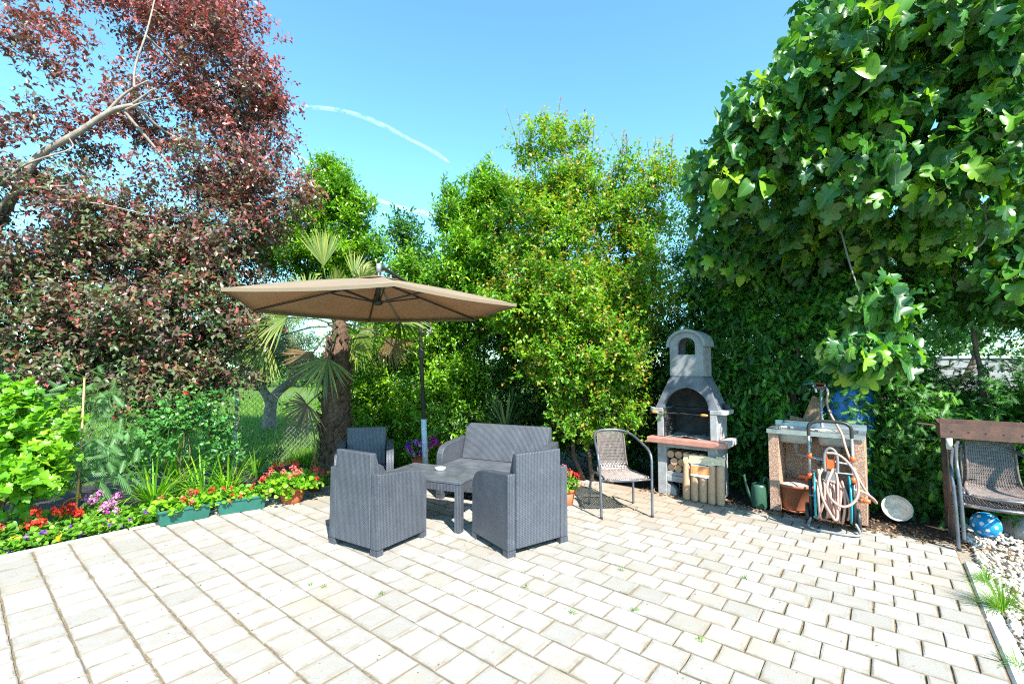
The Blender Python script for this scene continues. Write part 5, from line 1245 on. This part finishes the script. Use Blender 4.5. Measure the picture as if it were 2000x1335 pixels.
# grate resting on the ledges, with two wooden grips
g = thing('grill_grate', 'sooty steel grill grate with two wooden grips in the barbecue mouth', 'grill', (2.015, 5.154, .893), ALN)
mb = MB()
for i in range(22): x = -.22 + .44 * i / 21; mb.tube([(x, -.15, 0), (x, .13, 0)], .003, 4)
mb.build('bars', M['soot'], g)
mb = MB(); mb.tube([(-.22, -.15, 0), (.22, -.15, 0), (.22, .13, 0), (-.22, .13, 0)], .005, 6, closed=True); mb.tube([(-.29, -.205, .006), (.22, -.225, .006)], .004, 6); mb.tube([(-.18, -.15, 0), (-.18, -.208, .006)], .004, 5); mb.tube([(.18, -.15, 0), (.18, -.222, .006)], .004, 5); mb.build('frame', M['soot'], g)
for x, y in ((-.34, -.205), (.20, -.225)): mb = MB(); mb.tube([(x - .035, y, .006), (x - .015, y, .006), (x + .02, y, .006), (x + .04, y, .006)], [.010, .016, .014, .009], 9); mb.build('grip', M['handle'], g, True)
q = Matrix.Translation((2.015, 5.154, 0)) @ Matrix.Rotation(ALN, 4, 'Z')
def bq(x, y, z): return q @ Vector((x, y, z))
mug = thing('tin_can', 'small black tin can on the right shelf of the barbecue', 'can', bq(.365, .02, .952))
mb = MB(); mb.lathe([(0, 0), (.036, 0), (.036, .062), (.033, .062), (.031, .008), (0, .006)], 18); mb.build('body', M['soot'], mug, True)
mb = MB(); mb.tube([(.034, 0, .05), (.058, 0, .045), (.058, 0, .018), (.034, 0, .014)], .004, 6); mb.build('handle', M['soot'], mug)
# round briquettes stacked in the niche
spots = [(-.178 + .083 * i, .298) for i in range(4)] + [(-.135 + .083 * i, .371) for i in range(4)] + [(-.178 + .083 * i, .444) for i in range(5)]
wh = ['bottom row', 'middle row', 'top row']; nt = ['leftmost', 'second', 'third', 'fourth', 'fifth']; first = None
for i, (x, z) in enumerate(spots):
    row = 0 if i < 4 else (1 if i < 8 else 2); k_ = i if row == 0 else (i - 4 if row == 1 else i - 8)
    lab = 'round wood briquette in the barbecue niche, %s from the left in the %s' % (nt[k_].replace('leftmost', 'first'), wh[row])
    p = bq(x + rng.normal() * .002, -.175 + rng.normal() * .012, z)
    if first is None:
        first = thing('wood_briquette', lab, 'briquette', p, ALN, 'round briquettes stacked in the niche')
        mb = MB(); mb.tube([(0, 0, 0), (0, .30, 0)], .0395, 18, cap=False); mb.build('log', M['brq_side'], first, True)
        mb = MB(); mb.add([(.0395 * math.cos(2 * PI * k / 18), .0, .0395 * math.sin(2 * PI * k / 18)) for k in range(18)], [tuple(range(18))]); mb.build('end_face', M['brq'], first)
    else: dup_tree(first, p, ALN, lab)
# wrapped pack leaning against the barbecue
pk = thing('briquette_pack', 'plastic wrapped pack of five round briquettes with a red label, by the barbecue', 'pack', bq(.185, -.262, 0), ALN); pk.rotation_euler = (R(-4), 0, ALN)
for i in range(5):
    mb = MB(); x = -.17 + .085 * i; mb.tube([(x, .0, .005), (x, 0, .02), (x, 0, .375), (x, 0, .395)], [.037, .0405, .0405, .037], 18); mb.build('briquette', M['brq'], pk, True)
mb = MB(); n = 22; vv = []
for j in range(5):
    for i in range(n):
        a = 2 * PI * i / n; x = (.213 - .02 * j * (i % 2)) * math.cos(a); y = .046 * math.sin(a) * (1 - .12 * j); vv.append((x, y, .385 + .014 * j + (.035 if j == 4 else .010) * abs(math.sin(a * 2.5 + j)) + rng.normal() * .006))
mb.add(vv, [(j * n + i, j * n + (i + 1) % n, (j + 1) * n + (i + 1) % n, (j + 1) * n + i) for j in range(4) for i in range(n)]); mb.add(vv[-n:], [tuple(range(n))]); mb.build('wrapping', M['wrap'], pk)
mb = MB(); lp = []
for i in range(9):
    x = -.115 + .19 * i / 8; y = -.0435 - .004 * abs(math.cos(x / .085 * PI)); lp.append((x, y))
mb.add([(x, y, .265 - .10 * (x + .11) * .4) for x, y in lp] + [(x, y - .001, .385 - .10 * (x + .11) * .4) for x, y in lp], [(i, i + 1, 10 + i, 9 + i) for i in range(8)]); mb.build('paper_label', M['label'], pk)
# black crate under the shelf
cr = thing('plastic_crate', 'black plastic lattice crate in the lowest barbecue opening', 'crate', bq(.03, -.02, .0), ALN)
mb = MB()
for i in range(9): mb.box((-.13 + .0325 * i, -.12, .08), (.006, .008, .15))
for j in range(6): mb.box((0, -.121, .012 + .03 * j), (.27, .006, .006))
mb.box((0, .0, .006), (.26, .23, .008)); mb.box((-.134, 0, .08), (.008, .24, .15)); mb.box((.134, 0, .08), (.008, .24, .15)); mb.build('lattice', M['black'], cr)

# ------------------------------------------------------------------ sink unit
so_ = Vector((2.55, 4.59, 0)); X_ = Vector((math.cos(ALN), math.sin(ALN), 0)); Y_ = Vector((-math.sin(ALN), math.cos(ALN), 0))
sw, sdp = .765, .50
def sk(x, y, z=0.0): return so_ + X_ * x + Y_ * y + Vector((0, 0, z))
t = thing('outdoor_sink', 'outdoor washing sink with pinkish pebble concrete walls and twin steel basins', 'sink', sk(sw / 2, sdp / 2), ALN)
pm = M['pebble']
for sx in (-1, 1): mb = MB(); mb.box((sx * (sw / 2 - .045), -.0, .38), (.09, sdp - .02, .76)); mb.build('side_wall', pm, t, bevel=.004)
mb = MB(); mb.box((0, .20, .38), (sw - .182, .06, .759)); mb.build('back_wall', pm, t)
mb = MB()
w2_, d2_, zt = sw / 2 + .008, sdp / 2 + .004, .79
bas = [(-.335, -.02), (.02, .335)]
# steel top: a frame of strips round two basins
mb.box((0, -d2_ + .035, zt), (2 * w2_, .07, .012)); mb.box((0, d2_ - .045, zt), (2 * w2_, .09, .012)); mb.box((-w2_ + .029, -.01, zt), (.058, .351, .012)); mb.box((w2_ - .029, -.01, zt), (.058, .351, .012)); mb.box((0, -.01, zt), (.036, .351, .012))
mb.build('steel_top', M['steel'], t)
mb = MB(); mb.box((0, -d2_ - .002, zt - .014), (2 * w2_, .006, .042)); mb.build('front_lip', M['steel'], t); mb = MB(); mb.box((0, d2_ - .004, zt + .025), (2 * w2_, .008, .05)); mb.build('splash_lip', M['steel'], t)
for x0, x1 in ((-.331, -.02), (.02, .331)):
    xm, hw = (x0 + x1) / 2, (x1 - x0) / 2 ; mb = MB(); prf = []
    def rr(s, z, N=20):
        return [(xm + math.copysign(abs(math.cos(a)) ** .35, math.cos(a)) * hw * s, -.01 + math.copysign(abs(math.sin(a)) ** .35, math.sin(a)) * .172 * s, z) for a in np.linspace(0, 2 * PI, N, endpoint=False)]
    L_ = [rr(1, zt + .003), rr(.99, zt - .10), rr(.94, zt - .125), rr(.5, zt - .132)]; vv = sum(L_, []); mb.add(vv, [(j * 20 + i, j * 20 + (i + 1) % 20, j * 20 + 20 + (i + 1) % 20, j * 20 + 20 + i) for j in range(3) for i in range(20)]); mb.add(L_[3], [tuple(range(20))]); mb.build('basin', M['steel_dull'], t, True)
    mb = MB(); mb.tube([(xm, -.01, zt - .13), (xm, -.01, zt - .20)], .028, 12); mb.build('drain', M['grey_plastic'], t, True)
mb = MB(); mb.tube([(-.175, -.01, .60), (-.175, .02, .53), (.175, .02, .50), (.175, -.01, .60)], .018, 10); mb.tube([(.0, .02, .515), (.0, .12, .45), (0, .18, .42)], .018, 10); mb.build('waste_pipe', M['grey_plastic'], t, True)
cl = thing('cleaning_rags', 'white crumpled rag and wet leaves lying on the steel sink top', 'rag', sk(.45, .12, .797), ALN)
mb = MB(); vv = [(x, y, .008 + .016 * abs(math.sin(x * 60 + y * 37)) * math.exp(-((x * x + y * y) / .006))) for y in np.linspace(-.05, .05, 9) for x in np.linspace(-.11, .11, 13)]
mb.add(vv, [(j * 13 + i, j * 13 + i + 1, j * 13 + i + 14, j * 13 + i + 13) for j in range(8) for i in range(12) if (i + j) % 7]); mb.build('rag', M['white_old'], cl, True)
sg = thing('garden_sponge', 'small yellow and grey sponge scraps at the left of the sink top', 'sponge', sk(.12, .13, .797), ALN)
mb = MB(); mb.box((0, 0, .012), (.06, .035, .02), rot=(0, 0, .4)); mb.build('pad', M['lightwood'], sg, bevel=.006)
mb = MB(); mb.box((.06, .01, .012), (.04, .04, .022), rot=(.1, .2, .9)); mb.build('scourer', M['grey_plastic'], sg, bevel=.006)
# standpipe with two taps behind
sp0 = at(1605, 822, 4.72); sp0.z = 0
t = thing('standpipe', 'galvanised standpipe with blue and red lever taps behind the sink', 'tap', sp0); H = at(1605, 757, 4.72).z
mb = MB(); mb.tube([(0, 0, 0), (0, 0, H)], .014, 10); mb.tube([(-.012 * math.cos(i * .9), -.012 * math.sin(i * .9), .86 + i * .006) for i in range(22)], .007, 5); mb.build('pipe', M['galv'], t, True)
mb = MB(); mb.tube([(-.075, 0, H), (.045, -.01, H)], .019, 10); mb.build('tee', M['rust'], t, True)
for s, m_, x in ((-1, 'blue', -.075), (1, 'red', .045)):
    mb = MB(); mb.tube([(x, 0, H), (x, -.03, H), (x, -.045, H - .045)], .013, 8); mb.tube([(x, 0, H), (x, 0, H + .035)], .009, 8); tp = mb.build('valve', M['steel'], t, True)
    mb = MB(); mb.box((x - .05, -.0, H + .042), (.11, .018, .008), rot=(0, -.10 if s < 0 else .05, 0)); mb.build('lever', M[m_], tp, bevel=.003)
# timber behind
for lab, c_, dm, rt in (('wide weathered plank leaning behind the sink by the standpipe', at(1588, 806, 4.86), (.13, .025, .34), (R(-12), R(20), ALN)), ('short timber offcut lying behind the sink splash lip', at(1558, 818, 4.90), (.14, .05, .045), (0, R(12), ALN)), ('small pale timber offcut left of the leaning plank', at(1540, 822, 4.95), (.08, .05, .035), (0, R(4), ALN))):
    o = thing('timber_plank', lab, 'timber', c_); mb = MB(); mb.box((0, 0, 0), dm, rot=rt); b_ = mb.build('board', M['plank'], o, bevel=.003)
    if dm[2] < .1:
        mb = MB(); mb.box((0, 0, -(c_.z - dm[2] / 2) / 2 - .022), (.07, .07, c_.z - dm[2] / 2 - .01)); mb.build('block', M['plank'], o)
    else:
        mb = MB(); mb.box((-.065, .02, -(c_.z - .15) / 2 - .17), (.07, .05, c_.z - .14)); mb.build('block', M['plank'], o)
# tub under the sink
c = sk(.20, .16)
t = thing('plant_tub', 'brown plastic tub with white powder inside, standing under the left basin', 'tub', c)
mb = MB(); mb.lathe([(0, .02), (.115, .02), (.12, .03), (.158, .235), (.172, .24), (.178, .262), (.168, .268), (.16, .262), (.15, .22)], 28); mb.build('bowl', M['terra2'], t, True)
mb = MB(); mb.lathe([(0, .0), (.13, .0), (.145, .022), (.138, .024), (.12, .012)], 28); mb.build('saucer', M['terra2'], t, True)
mb = MB(); mb.lathe([(0, .262), (.06, .258), (.12, .245), (.155, .235)], 28); mb.build('powder', M['white_old'], t, True)
os_ = thing('dustpan', 'orange plastic dustpan edge lying behind the brown tub', 'dustpan', sk(.30, .14, .0), ALN)
mb = MB(); mb.box((-.02, .19, .30), (.14, .018, .035)); mb.box((-.02, .02 + .17, .15), (.03, .02, .30)); mb.build('blade', M['orange'], os_, bevel=.004)
# watering can
g = Vector((2.50, 4.69, 0)); t = thing('watering_can', 'dark green watering can in the shade left of the sink', 'watering can', g)
mb = MB(); mb.lathe([(0, 0), (.072, 0), (.075, .01), (.07, .20), (.066, .225), (.04, .235), (.04, .228)], 22); mb.build('body', M['can'], t, True)
mb = MB(); mb.tube([(.04, 0, .22), (.055, 0, .285), (.075, 0, .30), (.098, 0, .27), (.10, 0, .17), (.085, 0, .10), (.071, 0, .08)], .008, 8); mb.build('handle', M['can'], t, True)
mb = MB(); mb.tube([(-.065, .02, .06), (-.10, .03, .16), (-.125, .04, .29), (-.13, .045, .31)], [.018, .014, .011, .022], 9); mb.build('spout', M['can'], t, True)
# white bowl
g = Vector((3.56, 4.30, .115)); t = thing('plastic_bowl', 'dirty white plastic bowl tipped on its side right of the sink', 'bowl', g); t.rotation_euler = (R(66), 0, R(-30)); t.scale = (.86, .86, .86); t.location.z = .10
mb = MB(); mb.lathe([(0, -.07), (.085, -.07), (.10, -.055), (.125, .03), (.135, .034), (.135, .04), (.122, .04), (.095, -.045), (.08, -.06), (0, -.062)], 30); mb.build('shell', M['white_old'], t, True)

# ------------------------------------------------------------------ hose cart
hc = Vector((2.785, 4.035, 0)); hz = R(-33); t = thing('hose_cart', 'wheeled hose reel cart with grey frame and teal drum in front of the sink', 'hose cart', hc, hz)
Mh = Matrix.Translation(hc) @ Matrix.Rotation(hz, 4, 'Z'); Mi = Mh.inverted()
def smo(pts, it=2):
    q = [Vector(p) for p in pts]
    for _ in range(it):
        n = [q[0]]
        for i in range(len(q) - 1): n += [q[i].lerp(q[i + 1], .25), q[i].lerp(q[i + 1], .75)]
        q = n + [q[-1]]
    return q
Wc = .155
for sx in (-1, 1):
    mb = MB(); mb.tube([(sx * Wc, .03, .06), (sx * Wc, .02, .42)], .016, 10); mb.build('lower_upright', M['black'], t, True)
    mb = MB(); mb.tube([(sx * Wc, .02, .42), (sx * Wc, .0, .80)], .011, 10); mb.build('upper_upright', M['galv'], t, True)
    for z in (.44, .62): mb = MB(); mb.tube([(sx * Wc, .012, z - .022), (sx * Wc, .012, z + .022)], .021, 10); mb.build('collar', M['orange'], t, True)
    mb = MB(); q_ = Matrix.Translation((sx * (Wc + .03), .10, .09)) @ Matrix.Rotation(R(90), 4, 'Y'); mb.lathe([(0, -.012), (.05, -.012), (.075, -.016), (.09, -.012), (.09, .012), (.075, .016), (.05, .012), (0, .012)], 24, M=q_); mb.build('wheel', M['black'], t, True)
mb = MB(); mb.tube(smo([(-Wc, 0, .80), (-Wc, -.005, .92), (0, -.01, .935), (Wc, -.005, .92), (Wc, 0, .80)], 3), .015, 10); mb.build('handle', M['black'], t, True)
mb = MB(); mb.tube(smo([(-Wc, .03, .08), (-Wc - .03, -.02, .02), (-Wc - .01, -.13, .013), (Wc + .02, -.14, .013), (Wc + .03, -.02, .02), (Wc, .03, .08)], 2), .011, 9); mb.build('ground_bar', M['galv'], t, True)
mb = MB(); mb.tube([(-Wc, .01, .60), (Wc, .01, .57)], .008, 8); mb.tube([(-Wc, .01, .49), (Wc, .01, .49)], .006, 8); mb.build('cross_bar', M['galv'], t, True)
mb = MB(); mb.tube([(-Wc - .02, .02, .27), (Wc + .09, .02, .27)], .012, 8); mb.build('axle', M['grey_plastic'], t, True)
for x in (-.125, .125):
    q_ = Matrix.Translation((x, .01, .275)) @ Matrix.Rotation(R(90), 4, 'Y'); mb = MB(); mb.lathe([(.03, -.006), (.17, -.008), (.195, -.006), (.20, 0), (.195, .006), (.17, .008), (.03, .006)], 36, M=q_); mb.build('drum_disc', M['teal'], t, True)
q_ = Matrix.Translation((0, .01, .275)) @ Matrix.Rotation(R(90), 4, 'Y'); mb = MB(); mb.lathe([(.07, -.12), (.07, .12)], 24, M=q_); mb.build('drum_core', M['black'], t, True)
mb = MB(); mb.tube([(Wc + .04, .02, .28), (Wc + .11, .0, .28)], [.02, .017], 10); mb.tube([(Wc + .04, .02, .28), (Wc + .06, .02, .28)], .024, 10); mb.build('hose_fitting', M['orange'], t, True)
mb = MB(); mb.tube(smo([(-.045, -.02, .50), (-.05, -.025, .66), (0, -.03, .715), (.05, -.025, .66), (.045, -.02, .50)], 3), .012, 8); mb.build('hose_guide', M['grey_plastic'], t, True)
mb = MB(); mb.prism([(-.032, .52), (.032, .52), (.032, .66), (.02, .60), (-.02, .60), (-.032, .66)], -.02, .0); mb.build('latch', M['orange'], t, bevel=.003)
mb = MB(); mb.prism([(-.03, .50), (.03, .50), (.055, .40), (-.055, .40)], -.03, .01); mb.build('shield', M['grey_plastic'], t, bevel=.004)
# the hose: coils and the run to the tap
hs_ = thing('garden_hose', 'beige garden hose wound on the cart and running up to the tap', 'hose', hc, hz)
mb = MB()
for i in range(9):
    x = -.10 + .2 * i / 8; tilt = rng.normal() * .018; pts = []; rr_ = .155 + rng.uniform(-.02, .012); dz = rng.uniform(-.03, 0)
    for k in range(28):
        a = 2 * PI * k / 28; pts.append((x + tilt * math.sin(a) * 1.5 + .012 * math.sin(a * 2 + i), .01 - rr_ * math.cos(a) * .95, .275 + dz + rr_ * math.sin(a) * (1.12 if math.sin(a) < 0 else 1)))
    mb.tube(pts, .0105, 7, closed=True)
mb.build('coil', M['hose'], hs_, True)
def hp_(px, py, Y): return Mi @ at(px, py, Y)
mb = MB(); mb.tube(smo([hp_(1598, 915, 3.92), hp_(1602, 950, 3.9), hp_(1612, 990, 3.88), hp_(1628, 1012, 3.86), hp_(1636, 1005, 3.86), hp_(1637, 940, 3.9), hp_(1630, 915, 3.95)], 3), .0105, 8, cap=False)
mb.tube(smo([hp_(1606, 915, 3.92), hp_(1598, 930, 3.9), hp_(1604, 970, 3.88), hp_(1622, 1003, 3.84), hp_(1632, 1018, 3.84), hp_(1637, 1008, 3.84), hp_(1632, 980, 3.86)], 3), .0105, 8, cap=False)
mb.tube(smo([hp_(1627, 915, 3.9), hp_(1612, 950, 3.86), hp_(1622, 975, 3.84), hp_(1645, 992, 3.82), hp_(1670, 982, 3.80), hp_(1679, 955, 3.80), hp_(1672, 925, 3.82), hp_(1655, 900, 3.85), hp_(1635, 885, 3.88), hp_(1615, 884, 3.92)], 3), .0105, 8)
mb.build('loose_loop', M['hose'], hs_, True)
mb = MB(); mb.tube(smo([Mi @ (sp0 + Vector((.045, -.045, H - .05))), hp_(1614, 785, 4.66), hp_(1622, 810, 4.55), hp_(1636, 832, 4.3), hp_(1646, 850, 4.2), hp_(1650, 870, 4.1), hp_(1665, 910, 4.0), hp_(1685, 950, 3.96), hp_(1700, 970, 3.95), hp_(1714, 985, 3.98), hp_(1708, 975, 3.95), hp_(1695, 965, 3.9), hp_(1682, 958, 3.88), hp_(1668, 956, 3.86)], 3), .0105, 8)
mb.build('run_to_tap', M['hose'], hs_, True)

# ------------------------------------------------------------------ rusty trough grill, ball, rock, gravel side
tg = Vector((3.63, 3.87, 0)); t = thing('trough_grill', 'rusty iron trough grill on legs at the right edge behind the stacked chairs', 'grill', tg, ALN)
zt, zb, Lg, Wg = .935, .815, 1.15, .34
mb = MB(); mb.box((Lg / 2 - .02, 0, (zt + zb) / 2), (Lg, .006, zt - zb)); fp = mb.build('front_plate', M['rust'], t)
mb = MB(); mb.box((Lg / 2 - .02, Wg, (zt + zb) / 2 + .012), (Lg, .006, zt - zb)); mb.build('back_plate', M['rust'], t)
for x in (-.02, Lg - .02): mb = MB(); mb.box((x, Wg / 2, (zt + zb) / 2), (.006, Wg - .008, zt - zb)); mb.build('end_plate', M['rust'], t)
mb = MB(); mb.box((Lg / 2 - .02, Wg / 2, zb + .02), (Lg - .02, Wg - .02, .006)); mb.build('floor_plate', M['soot'], t)
mb = MB()
for i in range(11): mb.tube([(.05 + i * .1, -.0045, zb + .055), (.05 + i * .1, -.0032, zb + .055)], .007, 10)
mb.build('air_hole', M['black'], t)
mb = MB(); mb.tube([(.03, -.02, zb), (.02, -.0, 0)], .017, 10); mb.build('leg', M['rust'], t, True)
mb = MB(); mb.tube([(.03, -.02, zb - .0), (.03, -.02, zb - .09)], .022, 10); mb.build('leg_socket', M['white_old'], t, True)
for x, y in ((.02, Wg), (Lg - .06, 0), (Lg - .06, Wg)): mb = MB(); mb.tube([(x, y, zb), (x, y, 0)], .017, 10); mb.build('leg', M['rust'], t, True)
mb = MB(); mb.tube([(-.02, .0, zt), (-.02, -.01, zt + .05), (.05, .02, zt + .005)], .003, 5); mb.tube([(-.02, .06, zt - .03), (-.16, .10, zt - .02)], .008, 6); mb.build('wire_hook', M['rust'], t)
b = thing('toy_ball', 'blue ball with white dots on the gravel under the stacked chairs', 'ball', (3.93, 3.86, .115))
mb = MB(); NB = 24
b.scale = (.88, .88, .88); b.location.z = .102
prof = [(.113 * math.sin(PI * i / 16), -.113 * math.cos(PI * i / 16)) for i in range(17)]; mb.lathe(prof, NB)
o = mb.build('skin', M['ballbase'] if 'ballbase' in M else M['blue'], b, True)
bm_ = mk('sky_blue_rubber', (.01, .26, .60), (.01, .23, .55), rough=.25); o.data.materials[0] = bm_
dots = []
for i in range(34):
    z = 1 - 2 * (i + .5) / 34; a = i * 2.39996; dots.append(Vector((math.sqrt(1 - z * z) * math.cos(a), math.sqrt(1 - z * z) * math.sin(a), z)))
mb = MB()
for d in dots:
    w = d.orthogonal().normalized(); v2 = d.cross(w); rad = .016
    ring_ = [((d + (w * math.cos(2 * PI * k / 14) + v2 * math.sin(2 * PI * k / 14)) * rad / .113).normalized() * .1138) for k in range(14)]
    mb.add([d * .1139] + ring_, [(0, 1 + k, 1 + (k + 1) % 14) for k in range(14)])
tag(mb.build('printed_dots', M['white'], b, True), kind='stuff')
rk = thing('boulder', 'large smooth pale stone on the gravel at the right edge', 'stone', (4.47, 3.90, 0))
n1, n2 = 14, 24; vv = []
for j in range(n1 + 1):
    for i in range(n2):
        th_, ph = PI * j / n1, 2 * PI * i / n2; k = 1 + .08 * math.sin(3 * ph + 2 * th_) + .06 * math.sin(5 * ph - 3 * th_)
        vv.append((.30 * k * math.sin(th_) * math.cos(ph), .22 * k * math.sin(th_) * math.sin(ph), .03 + .15 * k * math.cos(th_)))
mb = MB(); mb.add(vv, [(j * n2 + i, (j + 1) * n2 + i, (j + 1) * n2 + (i + 1) % n2, j * n2 + (i + 1) % n2) for j in range(n1) for i in range(n2)]); mb.build('stone', M['kerb'], rk, True)
for lab, px, py, n, L in (('small grey green grass tuft beside the kerb on the gravel', 1926, 1135, 110, .13), ('larger grass tuft with rusty tips beside the kerb on the gravel', 1958, 1188, 230, .19), ('sparse grass tuft low at the right edge of the gravel', 1992, 1300, 50, .1), ('green weed in front of the pale stone', 1935, 1020, 26, .11)):
    g = gp(px, py); d = thing('grass_tuft', lab, 'grass tuft', (g.x, g.y, -.01), 0, 'grass tufts on the gravel'); straps('blades', n, L, .004, M['grass'], d, 1.2, .8, br=.05)
# weeds between the pavers
for i, (px, py, lab) in enumerate(((607, 1142, 'tiny weed in the paving joints left of centre, upper of three'), (632, 1145, 'tiny weed in a paving joint, middle of three left of centre'), (746, 1158, 'tiny weed in a paving joint below the left armchair'), (1213, 1113, 'tiny grassy weed in the paving below the right armchair'), (1242, 1192, 'weed in a paving joint right of centre'), (1118, 1197, 'weed in the joint below the right armchair, nearer the camera'), (1027, 1146, 'weed in the joint just under the right armchair leg'), (1368, 1250, 'weed in a joint toward the lower right of the paving'), (1455, 1128, 'weed in the joint between barbecue and kerb'))):
    g = gp(px, py); d = thing('weed', lab, 'weed', (g.x, g.y, -.006), 0, 'weeds in the paving joints'); straps('blades', 16, .028, .004, M['herb'], d, 1.3, .8, br=.014)
# leaf litter under the hedge and a few fallen leaves
n = 1500; a = rng.uniform(-1.2, 2.2, n); u = U1 - .15 + rng.exponential(.25, n); P = a[:, None] * ea + u[:, None] * eu; P[:, 2] = np.where(u < U1, .004, -.02) + rng.uniform(0, .008, n)
V, T_ = place(OVAL, P, sphere(n) * np.array([1, 1, .15]), unit(np.array([0, 0, 1]) + rng.normal(size=(n, 3)) * .3), rng.uniform(.015, .05, n), rng.uniform(.012, .03, n)); np_mesh('leaf_litter', V, T_, M['litter'], None, {'tint': np.repeat(rng.uniform(0, 1, n), 5)}, 'stuff')
n = 260; P = np.stack([rng.uniform(-3.3, 3.2, n), rng.uniform(2.1, 5.2, n), np.full(n, .004)], 1); av, uv_ = P @ ea, P @ eu; k = (av < A1 - .05) & (av > A0 + .05) & (uv_ < U1); P = P[k]; n = len(P)
V, T_ = place(OVAL, P, sphere(n) * np.array([1, 1, .1]), unit(np.array([0, 0, 1]) + rng.normal(size=(n, 3)) * .2), rng.uniform(.006, .018, n), rng.uniform(.004, .010, n)); np_mesh('fallen_leaves', V, T_, M['litter'], None, {'tint': np.repeat(rng.uniform(0, 1, n), 5)}, 'stuff')

# ------------------------------------------------------------------ beyond the hedge on the right
c = at(1655, 770, 4.92); bt = thing('blue_barrel', 'blue plastic barrel half hidden in the hedge behind the tap', 'barrel', (c.x, c.y, 0)); bt.scale = (.85, .85, 1.08)
mb = MB(); mb.lathe([(0, 0), (.26, 0), (.28, .03), (.28, .3), (.29, .32), (.28, .34), (.28, .6), (.29, .62), (.28, .64), (.28, 1.04), (.24, 1.13), (0, 1.15)], 28); mb.build('body', M['blue_tarp'], bt, True)
n = 2600; P = np.stack([rng.uniform(6.2, 10.5, n), rng.uniform(7.3, 9.5, n), np.zeros(n)], 1); hgt = .95 * np.clip(1 - np.abs(P[:, 1] - 8.6) / 1.3, 0, 1); P[:, 2] = hgt * rng.uniform(.5, 1, n)
pebbles('rubble_heap', P, rng.uniform(.04, .09, n), M['stone'])
mb = MB(); vv = [(x, y, -.03 + 1.0 * max(0, 1 - abs(y - 8.6) / 1.3) * (.9 + .1 * math.sin(x * 3))) for y in np.linspace(7.2, 10, 12) for x in np.linspace(5.9, 10.8, 16)]; mb.add(vv, [(j * 16 + i, j * 16 + i + 1, j * 16 + i + 17, j * 16 + i + 16) for j in range(11) for i in range(15)]); tag(mb.build('sand_heap', M['gravel_bed'], None, True), kind='structure')
wl_ = thing('garden_wall', 'low grey wall with a blue top rail behind the rubble heap', 'wall', (9.0, 11.0, 0))
mb = MB(); mb.box((0, 0, .8), (7, .2, 1.65)); mb.build('blockwork', M['grey_plastic'], wl_)
mb = MB(); mb.box((0, -.02, 1.66), (7, .26, .06)); mb.build('top_rail', M['bluewhite'], wl_)
for lab, c_, dm, rz in (('long pale timber beam stacked beyond the hedge, upper one', (5.9, 6.6, .72), (1.9, .16, .07), R(-30)), ('thick pale timber block under the upper beam beyond the hedge', (5.6, 6.55, .60), (.35, .2, .14), R(-30)), ('long weathered timber beam beyond the hedge, lower one', (6.0, 6.6, .46), (2.0, .2, .09), R(-28))):
    o = thing('timber_beam', lab, 'timber', (*c_[:2], 0), rz); mb = MB(); mb.box((0, 0, c_[2]), dm); mb.build('beam', M['lightwood'], o, bevel=.006)
    mb = MB(); mb.box((-dm[0] * .3, .02, (c_[2] - dm[2] / 2) / 2 - .004), (.12, .12, c_[2] - dm[2] / 2 - .012)); mb.box((dm[0] * .3, .02, (c_[2] - dm[2] / 2) / 2 - .004), (.12, .12, c_[2] - dm[2] / 2 - .012)); mb.build('prop', M['plank'], o)
bt = thing('blue_basin', 'blue plastic basin on the ground beyond the trough grill', 'basin', (5.6, 5.55, .35)); mb = MB(); mb.lathe([(0, 0), (.22, 0), (.30, .22), (.32, .22), (.32, .24), (.29, .24), (.2, .02)], 24); mb.build('shell', M['blue_tarp'], bt, True)
mb = MB(); mb.box((0, 0, -.19), (.4, .4, .37)); mb.build('stand', M['plank'], bt)

# ------------------------------------------------------------------ vapour trails in the sky
t = NT('vapour'); n = t.noise(.022, 6, .8); geo = t.n('NewGeometry')
lw_ = t.n('LayerWeight'); lw_.inputs[0].default_value = .5; al = t.math('MULTIPLY', t.math('POWER', t.math('SUBTRACT', 1.0, lw_.outputs['Facing']), 2.5), t.ramp(n, [(.38, (.0, .0, .0)), (.75, (.5, .5, .5))]))
df = t.n('BsdfDiffuse'); df.inputs[0].default_value = (.9, .93, .97, 1); tp = t.n('BsdfTransparent'); mx = t.n('MixShader'); t.l(al, mx.inputs[0]); t.l(tp.outputs[0], mx.inputs[1]); t.l(df.outputs[0], mx.inputs[2]); M['vapour'] = t.done(mx.outputs[0])
for pts, r_ in (([(470, 260), (545, 216), (600, 208), (670, 215), (735, 237), (800, 272), (850, 297), (878, 318)], [0.5, 6, 7, 6, 8, 5, 7, 1]), ([(520, 270), (575, 302), (675, 358), (730, 388), (780, 405), (830, 416), (865, 424), (900, 430)], [4, 6, 8, 6, 7, 9, 8, 2])):
    q = smo([at(x, y, 1500) for x, y in pts], 2); rr_ = np.interp(np.linspace(0, 1, len(q)), np.linspace(0, 1, len(r_)), r_) * .75 * 1500 / F
    mb = MB(); mb.tube(q, list(rr_), 12, cap=False); tag(mb.build('vapour_trail', M['vapour'], None, True), kind='stuff')
